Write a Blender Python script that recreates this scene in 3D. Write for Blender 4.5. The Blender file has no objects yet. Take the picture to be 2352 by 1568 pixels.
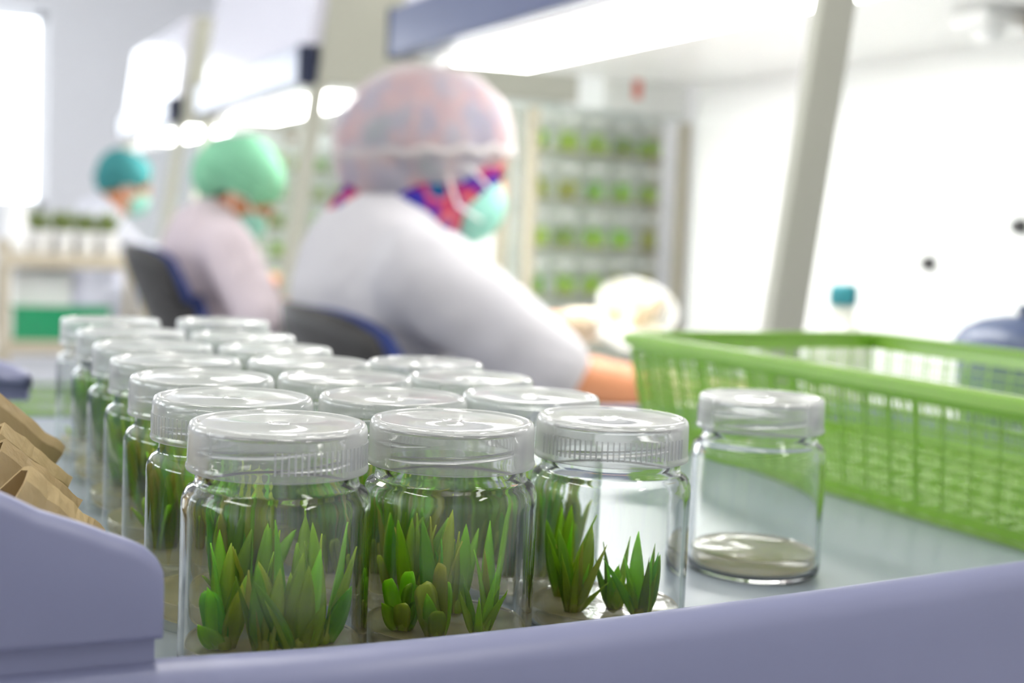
import bpy, bmesh, math, random
from mathutils import Vector, Matrix, noise
R = math.radians
random.seed(7)
scn = bpy.context.scene
COL = scn.collection

# ---------------------------------------------------------------- camera
cam_d = bpy.data.cameras.new('camera')
cam = bpy.data.objects.new('camera', cam_d)
COL.objects.link(cam)
YAW, PITCH, ROLL = R(22.8), R(4.8), R(2.4)
_f = Vector((math.sin(YAW) * math.cos(PITCH), math.cos(YAW) * math.cos(PITCH), -math.sin(PITCH)))
_r0 = Vector((math.cos(YAW), -math.sin(YAW), 0)); _u0 = _r0.cross(_f)
_r = _r0 * math.cos(ROLL) + _u0 * math.sin(ROLL)
_u = -_r0 * math.sin(ROLL) + _u0 * math.cos(ROLL)
M = Matrix(((_r.x, _u.x, -_f.x, 0), (_r.y, _u.y, -_f.y, 0), (_r.z, _u.z, -_f.z, 1.0), (0, 0, 0, 1)))
cam.matrix_world = M
cam_d.sensor_width = 36; cam_d.lens = 50; cam_d.clip_start = .02; cam_d.clip_end = 100
cam_d.dof.use_dof = True; cam_d.dof.focus_distance = .545; cam_d.dof.aperture_fstop = 7.0
scn.camera = cam

# ---------------------------------------------------------------- world, daylight, exposure
scn.view_settings.view_transform = 'Standard'
scn.view_settings.look = 'None'
scn.view_settings.gamma = 1
scn.view_settings.use_curve_mapping = False
scn.view_settings.exposure = 0.72
world = bpy.data.worlds.new('daylight'); scn.world = world
world.use_nodes = True
bg = world.node_tree.nodes['Background']
bg.inputs[0].default_value = (.93, .96, 1, 1)
bg.inputs[1].default_value = 4.0
scn.cycles.max_bounces = 10
scn.cycles.diffuse_bounces = 3
scn.cycles.glossy_bounces = 3
scn.cycles.transmission_bounces = 10
scn.cycles.transparent_max_bounces = 64
scn.cycles.adaptive_threshold = .06
scn.cycles.use_light_tree = False
scn.cycles.sample_clamp_indirect = 8

def area(name, loc, rot, sx, sy, power, color=(1, 1, 1)):
    l = bpy.data.lights.new(name, 'AREA'); l.shape = 'RECTANGLE'
    l.size = sx; l.size_y = sy; l.energy = power; l.color = color
    o = bpy.data.objects.new(name, l); COL.objects.link(o)
    o.location = loc; o.rotation_euler = rot
    return o
WX0, WX1, WY0, WY1, WH = -3.2, 2.3, -2.6, 9.6, 2.75
# sky portals in the window openings of the far and left walls
for loc, rot, sx, sy in [((-.5, WY1 + .2, 1.585), (R(-90), 0, 0), 2.5, 1.25)] + [((WX0 - .2, y, 1.6), (0, R(-90), 0), 1.3, 2.0) for y in (1.2, 4.2, 7.2)]:
    area('window_portal', loc, rot, sx, sy, 1).data.cycles.is_portal = True
CEIL_LAMPS = [(-.9, .6), (-.9, 3.4), (-.9, 6.4), (1.2, -1.0), (.35, .85), (1.5, 3.25), (1.5, 5.35)]  # last three are added out of view to brighten the cart jars and racks

# ---------------------------------------------------------------- helpers
def lin(c):
    return tuple((v / 255 / 12.92 if v / 255 <= .04045 else ((v / 255 + .055) / 1.055) ** 2.4) for v in c)

class NT:
    def __init__(s, name):
        s.m = bpy.data.materials.new(name); s.m.use_nodes = True
        s.t = s.m.node_tree; s.t.nodes.clear()
        s.out = s.n('ShaderNodeOutputMaterial')
    def n(s, typ, **kw):
        nd = s.t.nodes.new(typ)
        for k, v in kw.items(): setattr(nd, k, v)
        return nd
    def l(s, a, b): s.t.links.new(a, b)
    def val(s, sock, v):
        if hasattr(v, 'links') or hasattr(v, 'is_linked'): s.l(v, sock)
        elif isinstance(v, (tuple, list)) and len(v) == 3 and sock.type == 'RGBA': sock.default_value = (*v, 1)
        else: sock.default_value = v
    def mix(s, f, a, b):
        nd = s.n('ShaderNodeMixShader'); s.val(nd.inputs[0], f); s.l(a, nd.inputs[1]); s.l(b, nd.inputs[2]); return nd.outputs[0]
    def mixc(s, f, a, b, mode='MIX'):
        nd = s.n('ShaderNodeMix', data_type='RGBA', blend_type=mode)
        s.val(nd.inputs[0], f); s.val(nd.inputs[6], a); s.val(nd.inputs[7], b); return nd.outputs[2]
    def math(s, op, a, b=0.0, clamp=False):
        nd = s.n('ShaderNodeMath', operation=op, use_clamp=clamp); s.val(nd.inputs[0], a); s.val(nd.inputs[1], b); return nd.outputs[0]
    def coord(s, which='Object', scale=(1, 1, 1)):
        tc = s.n('ShaderNodeTexCoord'); mp = s.n('ShaderNodeMapping'); s.l(tc.outputs[which], mp.inputs[0])
        mp.inputs['Scale'].default_value = scale; return mp.outputs[0]
    def noise(s, vec, scale=5, detail=3, rough=.5):
        nd = s.n('ShaderNodeTexNoise'); s.l(vec, nd.inputs['Vector'])
        nd.inputs['Scale'].default_value = scale; nd.inputs['Detail'].default_value = detail; nd.inputs['Roughness'].default_value = rough
        return nd.outputs['Fac']
    def ramp(s, fac, stops, interp='LINEAR'):
        nd = s.n('ShaderNodeValToRGB'); nd.color_ramp.interpolation = interp
        e = nd.color_ramp.elements
        while len(e) > 1: e.remove(e[-1])
        e[0].position = stops[0][0]; e[0].color = (*stops[0][1], 1)
        for p, c in stops[1:]:
            k = e.new(p); k.color = (*c, 1)
        s.l(fac, nd.inputs[0]); return nd.outputs[0]
    def bump(s, h, strength=.2, dist=.002):
        nd = s.n('ShaderNodeBump'); s.l(h, nd.inputs['Height']); nd.inputs['Strength'].default_value = strength
        nd.inputs['Distance'].default_value = dist; return nd.outputs[0]
    def facing(s):
        return s.n('ShaderNodeLayerWeight').outputs['Facing']
    def bsdf(s, typ, color, rough=None, normal=None):
        nd = s.n(typ); s.val(nd.inputs['Color'], color)
        if rough is not None: nd.inputs['Roughness'].default_value = rough
        if normal is not None: s.l(normal, nd.inputs['Normal'])
        return nd.outputs[0]
    def done(s, sh): s.l(sh, s.out.inputs[0]); return s.m

def plain(name, rgb, rough=.5, metal=0, var=.06, nscale=12, bump=0, spec=.5, coat=0):
    k = NT(name); c = lin(rgb)
    v = k.noise(k.coord(), nscale, 2)
    col = k.mixc(v, tuple(x * (1 - var) for x in c), tuple(min(1, x * (1 + var)) for x in c))
    p = k.n('ShaderNodeBsdfPrincipled'); k.l(col, p.inputs['Base Color'])
    p.inputs['Roughness'].default_value = rough; p.inputs['Metallic'].default_value = metal
    p.inputs['Specular IOR Level'].default_value = spec
    p.inputs['Coat Weight'].default_value = coat
    if bump: k.l(k.bump(k.noise(k.coord(), nscale * 6, 3), bump), p.inputs['Normal'])
    return k.done(p.outputs[0])

def glass_mat(name, tint=(.965, .975, .97), edge=(.70, .78, .74), f0=.045, rough=.02, power=4.0):
    """thin clear glass wall: mirror-like reflection growing towards grazing angles, slight absorption at the rim"""
    k = NT(name); f = k.facing()
    fp = k.math('POWER', f, power)
    fac = k.math('ADD', k.math('MULTIPLY', fp, .85), f0, True)
    tr = k.bsdf('ShaderNodeBsdfTransparent', k.mixc(k.math('POWER', f, 3.0), tint, edge))
    gl = k.bsdf('ShaderNodeBsdfGlossy', (1, 1, 1), rough)
    return k.done(k.mix(fac, tr, gl))

def translucent_mat(name, rgb, see=.4, tl=.5, gloss=.06, rough=.15, nscale=40, var=.04, bump=0):
    """milky plastic, film, gel: part see-through, part diffusing, with a gloss"""
    k = NT(name); c = lin(rgb)
    col = k.mixc(k.noise(k.coord(), nscale, 3), tuple(x * (1 - var) for x in c), tuple(min(1, x * (1 + var)) for x in c))
    nrm = k.bump(k.noise(k.coord(), nscale * 4, 2), bump) if bump else None
    d = k.mix(tl, k.bsdf('ShaderNodeBsdfDiffuse', col, None, nrm), k.bsdf('ShaderNodeBsdfTranslucent', col, None, nrm))
    f = k.facing()
    s = k.math('MULTIPLY', k.math('SUBTRACT', 1.0, k.math('POWER', f, 2.0)), see)
    d = k.mix(s, d, k.bsdf('ShaderNodeBsdfTransparent', (1, 1, 1)))
    fac = k.math('ADD', k.math('MULTIPLY', k.math('POWER', f, 4.0), .6), gloss, True)
    return k.done(k.mix(fac, d, k.bsdf('ShaderNodeBsdfGlossy', (1, 1, 1), rough, nrm)))

def emit(name, rgb, strength):
    k = NT(name); e = k.n('ShaderNodeEmission'); e.inputs[0].default_value = (*rgb, 1); e.inputs[1].default_value = strength
    return k.done(e.outputs[0])

# -- object makers
def wloc(o):
    v = Vector((0, 0, 0))
    while o is not None:
        v += o.location; o = o.parent
    return v

def link(name, me, mat=None, parent=None, loc=(0, 0, 0), rot=(0, 0, 0)):
    o = bpy.data.objects.new(name, me); COL.objects.link(o)
    if mat is not None and me is not None and not me.materials: me.materials.append(mat)
    o.location = loc; o.rotation_euler = rot
    if parent is not None: o.parent = parent
    return o

def mesh(name, vs, fs, smooth=False):
    me = bpy.data.meshes.new(name); me.from_pydata([tuple(v) for v in vs], [], fs); me.update()
    if smooth:
        me.polygons.foreach_set('use_smooth', [True] * len(me.polygons))
    return me

def wmesh(name, vs, fs, mat, parent=None, smooth=False):
    """a mesh given in world coordinates, hung under an unrotated parent"""
    off = wloc(parent) if parent is not None else Vector((0, 0, 0))
    return link(name, mesh(name, [Vector(v) - off for v in vs], fs, smooth), mat, parent)

def tag(o, label=None, cat=None, group=None, kind=None):
    if label: o['label'] = label
    if cat: o['category'] = cat
    if group: o['group'] = group
    if kind: o['kind'] = kind
    return o

def thing(name, label, cat, loc=(0, 0, 0), rz=0, group=None):
    o = link(name, None, None, None, loc, (0, 0, rz)); o.empty_display_size = .05
    return tag(o, label, cat, group)

def g_box(x0, x1, y0, y1, z0, z1):
    vs = [(x, y, z) for x in (x0, x1) for y in (y0, y1) for z in (z0, z1)]
    return vs, [(0, 1, 3, 2), (4, 6, 7, 5), (0, 4, 5, 1), (2, 3, 7, 6), (0, 2, 6, 4), (1, 5, 7, 3)]

def merge(*gs):
    V, Fc = [], []
    for v, f in gs:
        o = len(V); V += list(v); Fc += [tuple(i + o for i in q) for q in f]
    return V, Fc

def xf(g, m): return [m @ Vector(v) for v in g[0]], g[1]

def bevel_geo(g, r, seg=2):
    bm = bmesh.new(); vs = [bm.verts.new(v) for v in g[0]]
    for f in g[1]:
        try: bm.faces.new([vs[i] for i in f])
        except ValueError: pass
    bmesh.ops.recalc_face_normals(bm, faces=bm.faces)
    bmesh.ops.bevel(bm, geom=list(bm.edges), offset=r, segments=seg, profile=.5, affect='EDGES', clamp_overlap=True)
    bm.verts.index_update()
    V = [v.co.copy() for v in bm.verts]; Fc = [tuple(v.index for v in f.verts) for f in bm.faces]
    bm.free(); return V, Fc

def rbox(x0, x1, y0, y1, z0, z1, r=.005, seg=2): return bevel_geo(g_box(x0, x1, y0, y1, z0, z1), r, seg)

def lathe(prof, n=48, close=True):
    V, Fc = [], []
    for r, z in prof:
        for i in range(n):
            a = 2 * math.pi * i / n; V.append((r * math.cos(a), r * math.sin(a), z))
    for j in range(len(prof) - 1):
        for i in range(n):
            k = (i + 1) % n; Fc.append((j * n + i, j * n + k, (j + 1) * n + k, (j + 1) * n + i))
    if close:
        if prof[0][0] > 0: Fc.append(tuple(range(n - 1, -1, -1)))
        if prof[-1][0] > 0: Fc.append(tuple((len(prof) - 1) * n + i for i in range(n)))
    return V, Fc

def tube(path, rad, n=10, caps=True):
    path = [Vector(p) for p in path]; V, Fc = [], []
    rads = rad if isinstance(rad, (list, tuple)) else [rad] * len(path)
    up = Vector((0, 0, 1)); a = None
    for i, p in enumerate(path):
        d = (path[min(i + 1, len(path) - 1)] - path[max(i - 1, 0)]).normalized()
        if a is None: a = d.cross(up) if abs(d.z) < .95 else d.cross(Vector((1, 0, 0)))
        a = (a - d * a.dot(d)).normalized(); b = d.cross(a)
        for k in range(n):
            t = 2 * math.pi * k / n; V.append(p + (a * math.cos(t) + b * math.sin(t)) * rads[i])
    for i in range(len(path) - 1):
        for k in range(n):
            q = (k + 1) % n; Fc.append((i * n + k, i * n + q, (i + 1) * n + q, (i + 1) * n + k))
    if caps:
        Fc.append(tuple(range(n - 1, -1, -1))); Fc.append(tuple((len(path) - 1) * n + k for k in range(n)))
    return V, Fc

def capsule(p0, r0, p1, r1, n=14):
    p0, p1 = Vector(p0), Vector(p1); d = p1 - p0; L = max(d.length, 1e-6); d = d / L
    path, rads = [], []
    for k in range(6):
        t = math.pi / 2 * (1 - k / 5); path.append(p0 - d * r0 * math.sin(t)); rads.append(max(r0 * math.cos(t), r0 * .02))
    for k in range(6):
        t = math.pi / 2 * k / 5; path.append(p1 + d * r1 * math.sin(t)); rads.append(max(r1 * math.cos(t), r1 * .02))
    a = d.cross(Vector((0, 0, 1))) if abs(d.z) < .9 else d.cross(Vector((1, 0, 0)))
    a.normalize(); b = d.cross(a); V, Fc = [], []
    for p, r in zip(path, rads):
        for k in range(n):
            t = 2 * math.pi * k / n; V.append(p + (a * math.cos(t) + b * math.sin(t)) * r)
    m = len(path)
    for i in range(m - 1):
        for k in range(n):
            q = (k + 1) % n; Fc.append((i * n + k, i * n + q, (i + 1) * n + q, (i + 1) * n + k))
    Fc.append(tuple(range(n - 1, -1, -1))); Fc.append(tuple((m - 1) * n + k for k in range(n)))
    return V, Fc

def ellipsoid(c, axes, frame=None, n=20, m=12):
    c = Vector(c); fr = frame or (Vector((1, 0, 0)), Vector((0, 1, 0)), Vector((0, 0, 1)))
    prof = [(max(math.sin(math.pi * j / m), .01), -math.cos(math.pi * j / m)) for j in range(m + 1)]
    V, Fc = lathe(prof, n)
    return [c + fr[0] * (v[0] * axes[0]) + fr[1] * (v[1] * axes[1]) + fr[2] * (v[2] * axes[2]) for v in V], Fc

def blob(name, prims, mat, parent, voxel=.012, smooth=6, fold=0):
    """join overlapping rounded volumes into one continuous skin"""
    V, Fc = merge(*prims)
    off = wloc(parent)
    t = bpy.data.objects.new('tmp', mesh('tmp', V, Fc)); COL.objects.link(t)
    md = t.modifiers.new('r', 'REMESH'); md.mode = 'VOXEL'; md.voxel_size = voxel; md.use_smooth_shade = True
    if smooth:
        s = t.modifiers.new('s', 'SMOOTH'); s.factor = .5; s.iterations = smooth
    dg = bpy.context.evaluated_depsgraph_get(); dg.update()
    me = bpy.data.meshes.new_from_object(t.evaluated_get(dg)); me.name = name
    bpy.data.objects.remove(t, do_unlink=True)
    if fold:
        me.update()
        nr = [v.normal.copy() for v in me.vertices]
        for v, q in zip(me.vertices, nr):
            c = v.co
            w = noise.noise(Vector((c.x * 11 + c.z * 5, c.y * 11, c.z * 4))) + .6 * abs(noise.noise(Vector((c.x * 9, c.y * 24 + c.z * 8, c.z * 9 - c.x * 12))))
            v.co = c + q * (fold * w)
    me.transform(Matrix.Translation(-off)); me.materials.clear()
    me.polygons.foreach_set('use_smooth', [True] * len(me.polygons))
    return link(name, me, mat, parent)

# ---------------------------------------------------------------- materials
MT = {}
MT['wall'] = plain('painted_wall', (236, 236, 240), .6, nscale=2, var=.02)
MT['ceiling'] = plain('ceiling_paint', (238, 238, 236), .7, nscale=2, var=.02)
MT['floor'] = plain('vinyl_floor', (205, 205, 210), .25, nscale=3, var=.05)
MT['frame'] = plain('window_frame_white', (240, 240, 242), .4)
MT['pane'] = glass_mat('window_glass', (.98, .99, .99), (.9, .95, .93))
MT['glass'] = glass_mat('jar_glass')
def m_real_glass():
    k = NT('clear_jar_glass'); g = k.n('ShaderNodeBsdfGlass'); g.inputs['Color'].default_value = (.985, .992, .988, 1)
    g.inputs['Roughness'].default_value = 0; g.inputs['IOR'].default_value = 1.47
    return k.done(g.outputs[0])
MT['glass_real'] = m_real_glass()
MT['glass1'] = glass_mat('jar_glass_wall', (.935, .95, .945), (.5, .6, .55), .085)
MT['sheet'] = glass_mat('hood_side_glass', (.975, .985, .98), (.8, .88, .85), .02, .01, 5)
MT['lid'] = translucent_mat('frosted_lid_plastic', (236, 238, 235), .80, .55, .045, .06, 60, .03)
MT['lid1'] = translucent_mat('frosted_lid_wall', (232, 234, 232), .70, .55, .06, .12, 60, .03)
MT['lid_far'] = translucent_mat('milky_lid', (240, 241, 238), .25, .5, .05, .2)
MT['thread'] = translucent_mat('lid_thread_plastic', (214, 218, 216), .55, .5, .14, .08)
MT['gel'] = translucent_mat('agar_gel', (214, 200, 150), .80, .6, .03, .08, 90, .06, .06)
MT['cart'] = plain('lavender_cart_plastic', (132, 136, 166), .38, var=.05, nscale=14, bump=.03)
MT['cart_floor'] = plain('cart_floor_plastic', (132, 143, 152), .30, var=.05, nscale=9, bump=.03)
MT['steel'] = plain('brushed_steel', (200, 200, 200), .3, .9)
MT['white'] = plain('white_enamel', (240, 240, 238), .3, var=.02)
MT['panel'] = plain('hood_front_enamel', (226, 224, 236), .18, var=.02, coat=.3)
MT['beige'] = plain('beige_sheet_metal', (184, 184, 170), .5, var=.03)
MT['lip'] = plain('blue_grey_lip', (74, 84, 120), .28, var=.05)
MT['brown'] = plain('amber_plastic', (150, 116, 62), .4)
MT['navy_end'] = plain('navy_rubber', (32, 40, 68), .45)
MT['lamp'] = emit('fluorescent_tube_diffuser', (1, .985, .95), 14.5)
MT['lamp_ceiling'] = emit('ceiling_lamp_diffuser', (1, .97, .92), 11)
MT['navy'] = plain('navy_upholstery', (34, 52, 112), .75, var=.15, nscale=60, bump=.1)
MT['black'] = plain('black_plastic', (34, 33, 32), .5, var=.1)
MT['trolley'] = plain('beige_trolley_shelf', (188, 178, 156), .5)
MT['lime'] = None
def m_lime():
    k = NT('lime_green_plastic')
    col = k.mixc(k.noise(k.coord(), 20, 3), lin((172, 214, 92)), lin((190, 226, 114)))
    d = k.mix(.62, k.bsdf('ShaderNodeBsdfDiffuse', col), k.bsdf('ShaderNodeBsdfTranslucent', col))
    fac = k.math('ADD', k.math('MULTIPLY', k.math('POWER', k.facing(), 4.0), .6), .05, True)
    return k.done(k.mix(fac, d, k.bsdf('ShaderNodeBsdfGlossy', (1, 1, 1), .25)))
MT['lime'] = m_lime()
def m_leaf(name, base, tip, pale):
    k = NT(name)
    oi = k.n('ShaderNodeObjectInfo').outputs['Random']
    tc = k.n('ShaderNodeTexCoord'); sp = k.n('ShaderNodeSeparateXYZ'); k.l(tc.outputs['Generated'], sp.inputs[0])
    t = sp.outputs[2]
    c = k.ramp(t, [(0, pale), (.22, base), (.75, tip), (1, tuple(min(1, v * 1.25) for v in tip))])
    streak = k.noise(k.coord('Object', (900, 900, 40)), 1, 3)
    c = k.mixc(k.math('MULTIPLY', streak, .40), c, tuple(v * .6 for v in base))
    hs = k.n('ShaderNodeHueSaturation'); k.l(c, hs.inputs['Color'])
    k.l(k.math('ADD', .456, k.math('MULTIPLY', oi, .042)), hs.inputs['Hue'])
    k.l(k.math('ADD', .92, k.math('MULTIPLY', oi, .5)), hs.inputs['Value'])
    c = hs.outputs[0]
    d = k.mix(.6, k.bsdf('ShaderNodeBsdfDiffuse', c), k.bsdf('ShaderNodeBsdfTranslucent', c))
    return k.done(k.mix(.03, d, k.bsdf('ShaderNodeBsdfGlossy', (1, 1, 1), .35)))
MT['leaf'] = m_leaf('leaf_green', lin((172, 220, 44)), lin((158, 220, 50)), lin((216, 224, 108)))
MT['leaf2'] = m_leaf('leaf_yellow_green', lin((178, 208, 50)), lin((190, 214, 80)), lin((222, 220, 120)))
MT['leaf3'] = m_leaf('leaf_deep_green', lin((134, 196, 38)), lin((134, 202, 48)), lin((198, 212, 96)))

# ---------------------------------------------------------------- the room
def struct(name, g, mat, parent=None, smooth=False):
    o = wmesh(name, g[0], g[1], mat, parent, smooth)
    if parent is None: o['kind'] = 'structure'
    return o
struct('floor', g_box(WX0 - .2, WX1 + .2, WY0 - .2, WY1 + .2, -.1, 0), MT['floor'])
struct('ceiling', g_box(WX0 - .2, WX1 + .2, WY0 - .2, WY1 + .2, WH, WH + .1), MT['ceiling'])
struct('wall_right', g_box(WX1, WX1 + .2, WY0, WY1, 0, WH), MT['wall'])
struct('wall_near', g_box(WX0, WX1, WY0 - .2, WY0, 0, WH), MT['wall'])
FW = (-1.75, .755, .96, 2.21)        # far window x0 x1 z0 z1
x0, x1, z0, z1 = FW
struct('wall_far', merge(g_box(WX0, x0, WY1, WY1 + .25, 0, WH), g_box(x1, WX1, WY1, WY1 + .25, 0, WH),
                         g_box(x0, x1, WY1, WY1 + .25, 0, z0), g_box(x0, x1, WY1, WY1 + .25, z1, WH)), MT['wall'])
LW = [(.2, 2.2), (3.2, 5.2), (6.2, 8.2)]
gs = [g_box(WX0 - .25, WX0, WY0, WY1, 0, .95), g_box(WX0 - .25, WX0, WY0, WY1, 2.25, WH)]
ys = [WY0] + [v for w in LW for v in w] + [WY1]
for a, b in zip(ys[0::2], ys[1::2]): gs.append(g_box(WX0 - .25, WX0, a, b, .95, 2.25))
struct('wall_left', merge(*gs), MT['wall'])
def window_x(n, x0, x1, z0, z1, y):
    w = struct('window_%d' % n, merge(g_box(x0, x0 + .05, y, y + .06, z0, z1), g_box(x1 - .05, x1, y, y + .06, z0, z1),
               g_box(x0, x1, y, y + .06, z0, z0 + .05), g_box(x0, x1, y, y + .06, z1 - .05, z1),
               g_box((x0 + x1) / 2 - .03, (x0 + x1) / 2 + .03, y, y + .06, z0, z1)), MT['frame'])
    for a, b in ((x0 + .05, (x0 + x1) / 2 - .03), ((x0 + x1) / 2 + .03, x1 - .05)):
        wmesh('pane', *g_box(a, b, y + .025, y + .031, z0 + .05, z1 - .05), MT['pane'], w)
window_x(1, *FW, WY1 + .12)
for i, (a, b) in enumerate(LW):
    X = WX0 - .15
    w = struct('window_%d' % (i + 2), merge(g_box(X, X + .06, a, a + .05, .95, 2.25), g_box(X, X + .06, b - .05, b, .95, 2.25),
               g_box(X, X + .06, a, b, .95, 1.0), g_box(X, X + .06, a, b, 2.2, 2.25),
               g_box(X, X + .06, (a + b) / 2 - .03, (a + b) / 2 + .03, .95, 2.25)), MT['frame'])
    for p, q in ((a + .05, (a + b) / 2 - .03), ((a + b) / 2 + .03, b - .05)):
        wmesh('pane', *g_box(X + .027, X + .033, p, q, 1.0, 2.2), MT['pane'], w)
struct('baseboard_far', g_box(WX0, WX1, WY1 - .015, WY1, 0, .09), MT['frame'])
struct('baseboard_right', g_box(WX1 - .015, WX1, WY0, WY1 - .015, 0, .09), MT['frame'])
for i, (x, y) in enumerate(CEIL_LAMPS):
    t = thing('ceiling_lamp', ['white fluorescent ceiling lamp left of the cart, over the near aisle', 'white fluorescent ceiling lamp in the middle of the aisle',
               'white fluorescent ceiling lamp near the far window', 'white fluorescent ceiling lamp behind the camera, nearest the near wall', 'added ceiling lamp straight above the lidded jars, brightening them', 'added ceiling lamp brightening the jar rack behind the nearest hood', 'added ceiling lamp brightening the jar rack behind the middle hood'][i], 'lamp', (x, y, WH))
    wmesh('housing', *rbox(x - .16, x + .16, y - .65, y + .65, WH - .07, WH, .01), MT['white'], t)
    wmesh('diffuser', *g_box(x - .13, x + .13, y - .6, y + .6, WH - .08, WH - .0701), MT['lamp_ceiling'], t)

# ---------------------------------------------------------------- laminar flow hoods
HX0, HX1 = .925, 1.645
ZC, ZW, ZT = 1.335, .74, 1.75
def slope(z): return HX0 + (z - 1.30) * .12       # leaning front plane
def hood(Y0, L, label):
    Y1 = Y0 + L
    t = thing('laminar_flow_hood', label, 'hood', (HX0, Y0, 0))
    q = lambda z: slope(z)
    # upper cabinet
    vs = [(q(ZC) + .02, Y0, ZC), (HX1 + .12, Y0, ZC), (HX1 + .12, Y0, ZT), (q(ZT) + .02, Y0, ZT)]
    vs = vs + [(a, Y1, c) for a, b, c in vs]
    wmesh('top_cabinet', vs, [(0, 1, 2, 3), (7, 6, 5, 4), (0, 4, 5, 1), (1, 5, 6, 2), (2, 6, 7, 3), (3, 7, 4, 0)], MT['beige'], t)
    wmesh('ceiling_panel', *g_box(q(ZC) + .025, HX1, Y0 + .012, Y1 - .012, ZC - .008, ZC - .0005), MT['white'], t)
    # sloping front panel
    zb = ZC + .10
    vs = [(q(z) + dx, y, z) for y in (Y0 + .02, Y1 - .02) for z in (zb, ZT - .01) for dx in (-.012, .0195)]
    wmesh('front_panel', vs, [(0, 1, 3, 2), (4, 6, 7, 5), (0, 4, 5, 1), (2, 3, 7, 6), (0, 2, 6, 4), (1, 5, 7, 3)], MT['panel'], t)
    a, b = Y0 + .012, Y1 - .012
    lip = wmesh('front_lip', *rbox(q(ZC) - .03, q(ZC) + .018, a, b, ZC - .005, ZC + .093, .006), MT['lip'], t)
    for y in (Y0, Y1 - .012):
        wmesh('end_cap', *rbox(q(ZC) - .033, q(ZC) + .0185, y, y + .0118, ZC - .008, ZC + .096, .003), MT['navy_end'], lip)
    wmesh('latch_knob', *xf(lathe([(.004, 0), (.014, .003), (.016, .012), (.011, .02), (.002, .022)], 20), Matrix.Translation((q(ZC) + .03, Y1 - .15, ZC - .010)) @ Matrix.Rotation(math.pi, 4, 'X')), MT['white'], t, True)
    # back, sides, posts
    wmesh('back_wall', *g_box(HX1, HX1 + .12, Y0, Y1, ZW, ZC - .001), MT['white'], t)
    for y in (Y0 + .004, Y1 - .010):
        vs = [(q(ZW) + .05, y, ZW + .001), (HX1 - .001, y, ZW + .001), (HX1 - .001, y, ZC - .009), (q(ZC) + .05, y, ZC - .009)]
        vs = vs + [(p[0], y + .005, p[2]) for p in vs]
        wmesh('side_glass', vs, [(0, 1, 2, 3), (7, 6, 5, 4), (0, 4, 5, 1), (1, 5, 6, 2), (2, 6, 7, 3), (3, 7, 4, 0)], MT['sheet'], t)
    for y in (Y0, Y1 - .022):
        vs = [(q(z) + dx, yy, z) for yy in (y, y + .022) for z in (ZW, ZC - .0005) for dx in (0, .046)]
        wmesh('front_post', *bevel_geo((vs, [(0, 1, 3, 2), (4, 6, 7, 5), (0, 4, 5, 1), (2, 3, 7, 6), (0, 2, 6, 4), (1, 5, 7, 3)]), .003), MT['beige'], t)
    # work surface and stand
    wmesh('work_surface', *rbox(q(ZW) - .02, HX1 + .12, Y0, Y1, ZW - .03, ZW, .004), MT['steel'], t)
    wmesh('base_cabinet', *rbox(q(ZW) + .16, HX1 + .12, Y0 + .02, Y1 - .02, .42, ZW - .031, .004), MT['white'], t)
    for x in (q(ZW) + .03, HX1 + .06):
        for y in (Y0 + .03, Y1 - .07):
            wmesh('leg', *rbox(x, x + .04, y, y + .04, 0, ZW - .031, .003), MT['beige'], t)
    # lamp
    lb = wmesh('lamp_housing', *rbox(.985, 1.165, Y0 + .06, Y1 - .12, ZC - .014, ZC - .0085, .002), MT['white'], t)
    wmesh('lamp_diffuser', *g_box(.992, 1.155, Y0 + .10, Y1 - .15, ZC - .022, ZC - .0145), MT['lamp'], lb)
    # taps and outlets on the back wall
    for y, z in ((Y0 + .681, .958), (Y0 + .463, 1.027)):
        wmesh('gas_tap', *merge(xf(lathe([(.0, 0), (.014, .001), (.014, .008), (.007, .010), (.007, .014), (.010, .015), (.010, .02), (0, .021)], 16),
              Matrix.Translation((HX1, y, z)) @ Matrix.Rotation(R(-90), 4, 'Y'))), MT['black'], t, True)
    wmesh('air_port', *xf(lathe([(.0, .004), (.028, .004), (.034, .012), (.040, .010), (.042, 0)], 28),
          Matrix.Translation((HX1, Y0 + .876, 1.035)) @ Matrix.Rotation(R(-90), 4, 'Y')), MT['white'], t, True)
    lf = wmesh('fixture_bracket', *rbox(1.36, 1.47, Y0 + .25, Y0 + .33, ZC - .035, ZC - .0085, .006), MT['white'], t)  # ceiling fixture: white lamp bracket with a brown cap
    wmesh('fixture_eye', *xf(lathe([(0, 0), (.022, 0), (.024, .006), (.016, .018), (0, .022)], 20), Matrix.Translation((1.40, Y0 + .29, ZC - .0351)) @ Matrix.Rotation(math.pi, 4, 'X')), MT['white'], lf, True)
    wmesh('fixture_cap', *rbox(1.43, 1.465, Y0 + .20, Y0 + .249, ZC - .045, ZC - .0085, .004), MT['brown'], lf)
    return t
HOODS = [(1.345, 1.53), (3.62, 1.50), (5.69, 1.50)]
hood(*HOODS[0], 'nearest laminar flow hood with glowing lamp strip, over the worker in the patterned scarf')
hood(*HOODS[1], 'middle laminar flow hood, pale tilted front panel over the worker in a mint cap')
hood(*HOODS[2], 'farthest laminar flow hood of the row, beside the far window wall')

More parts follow.
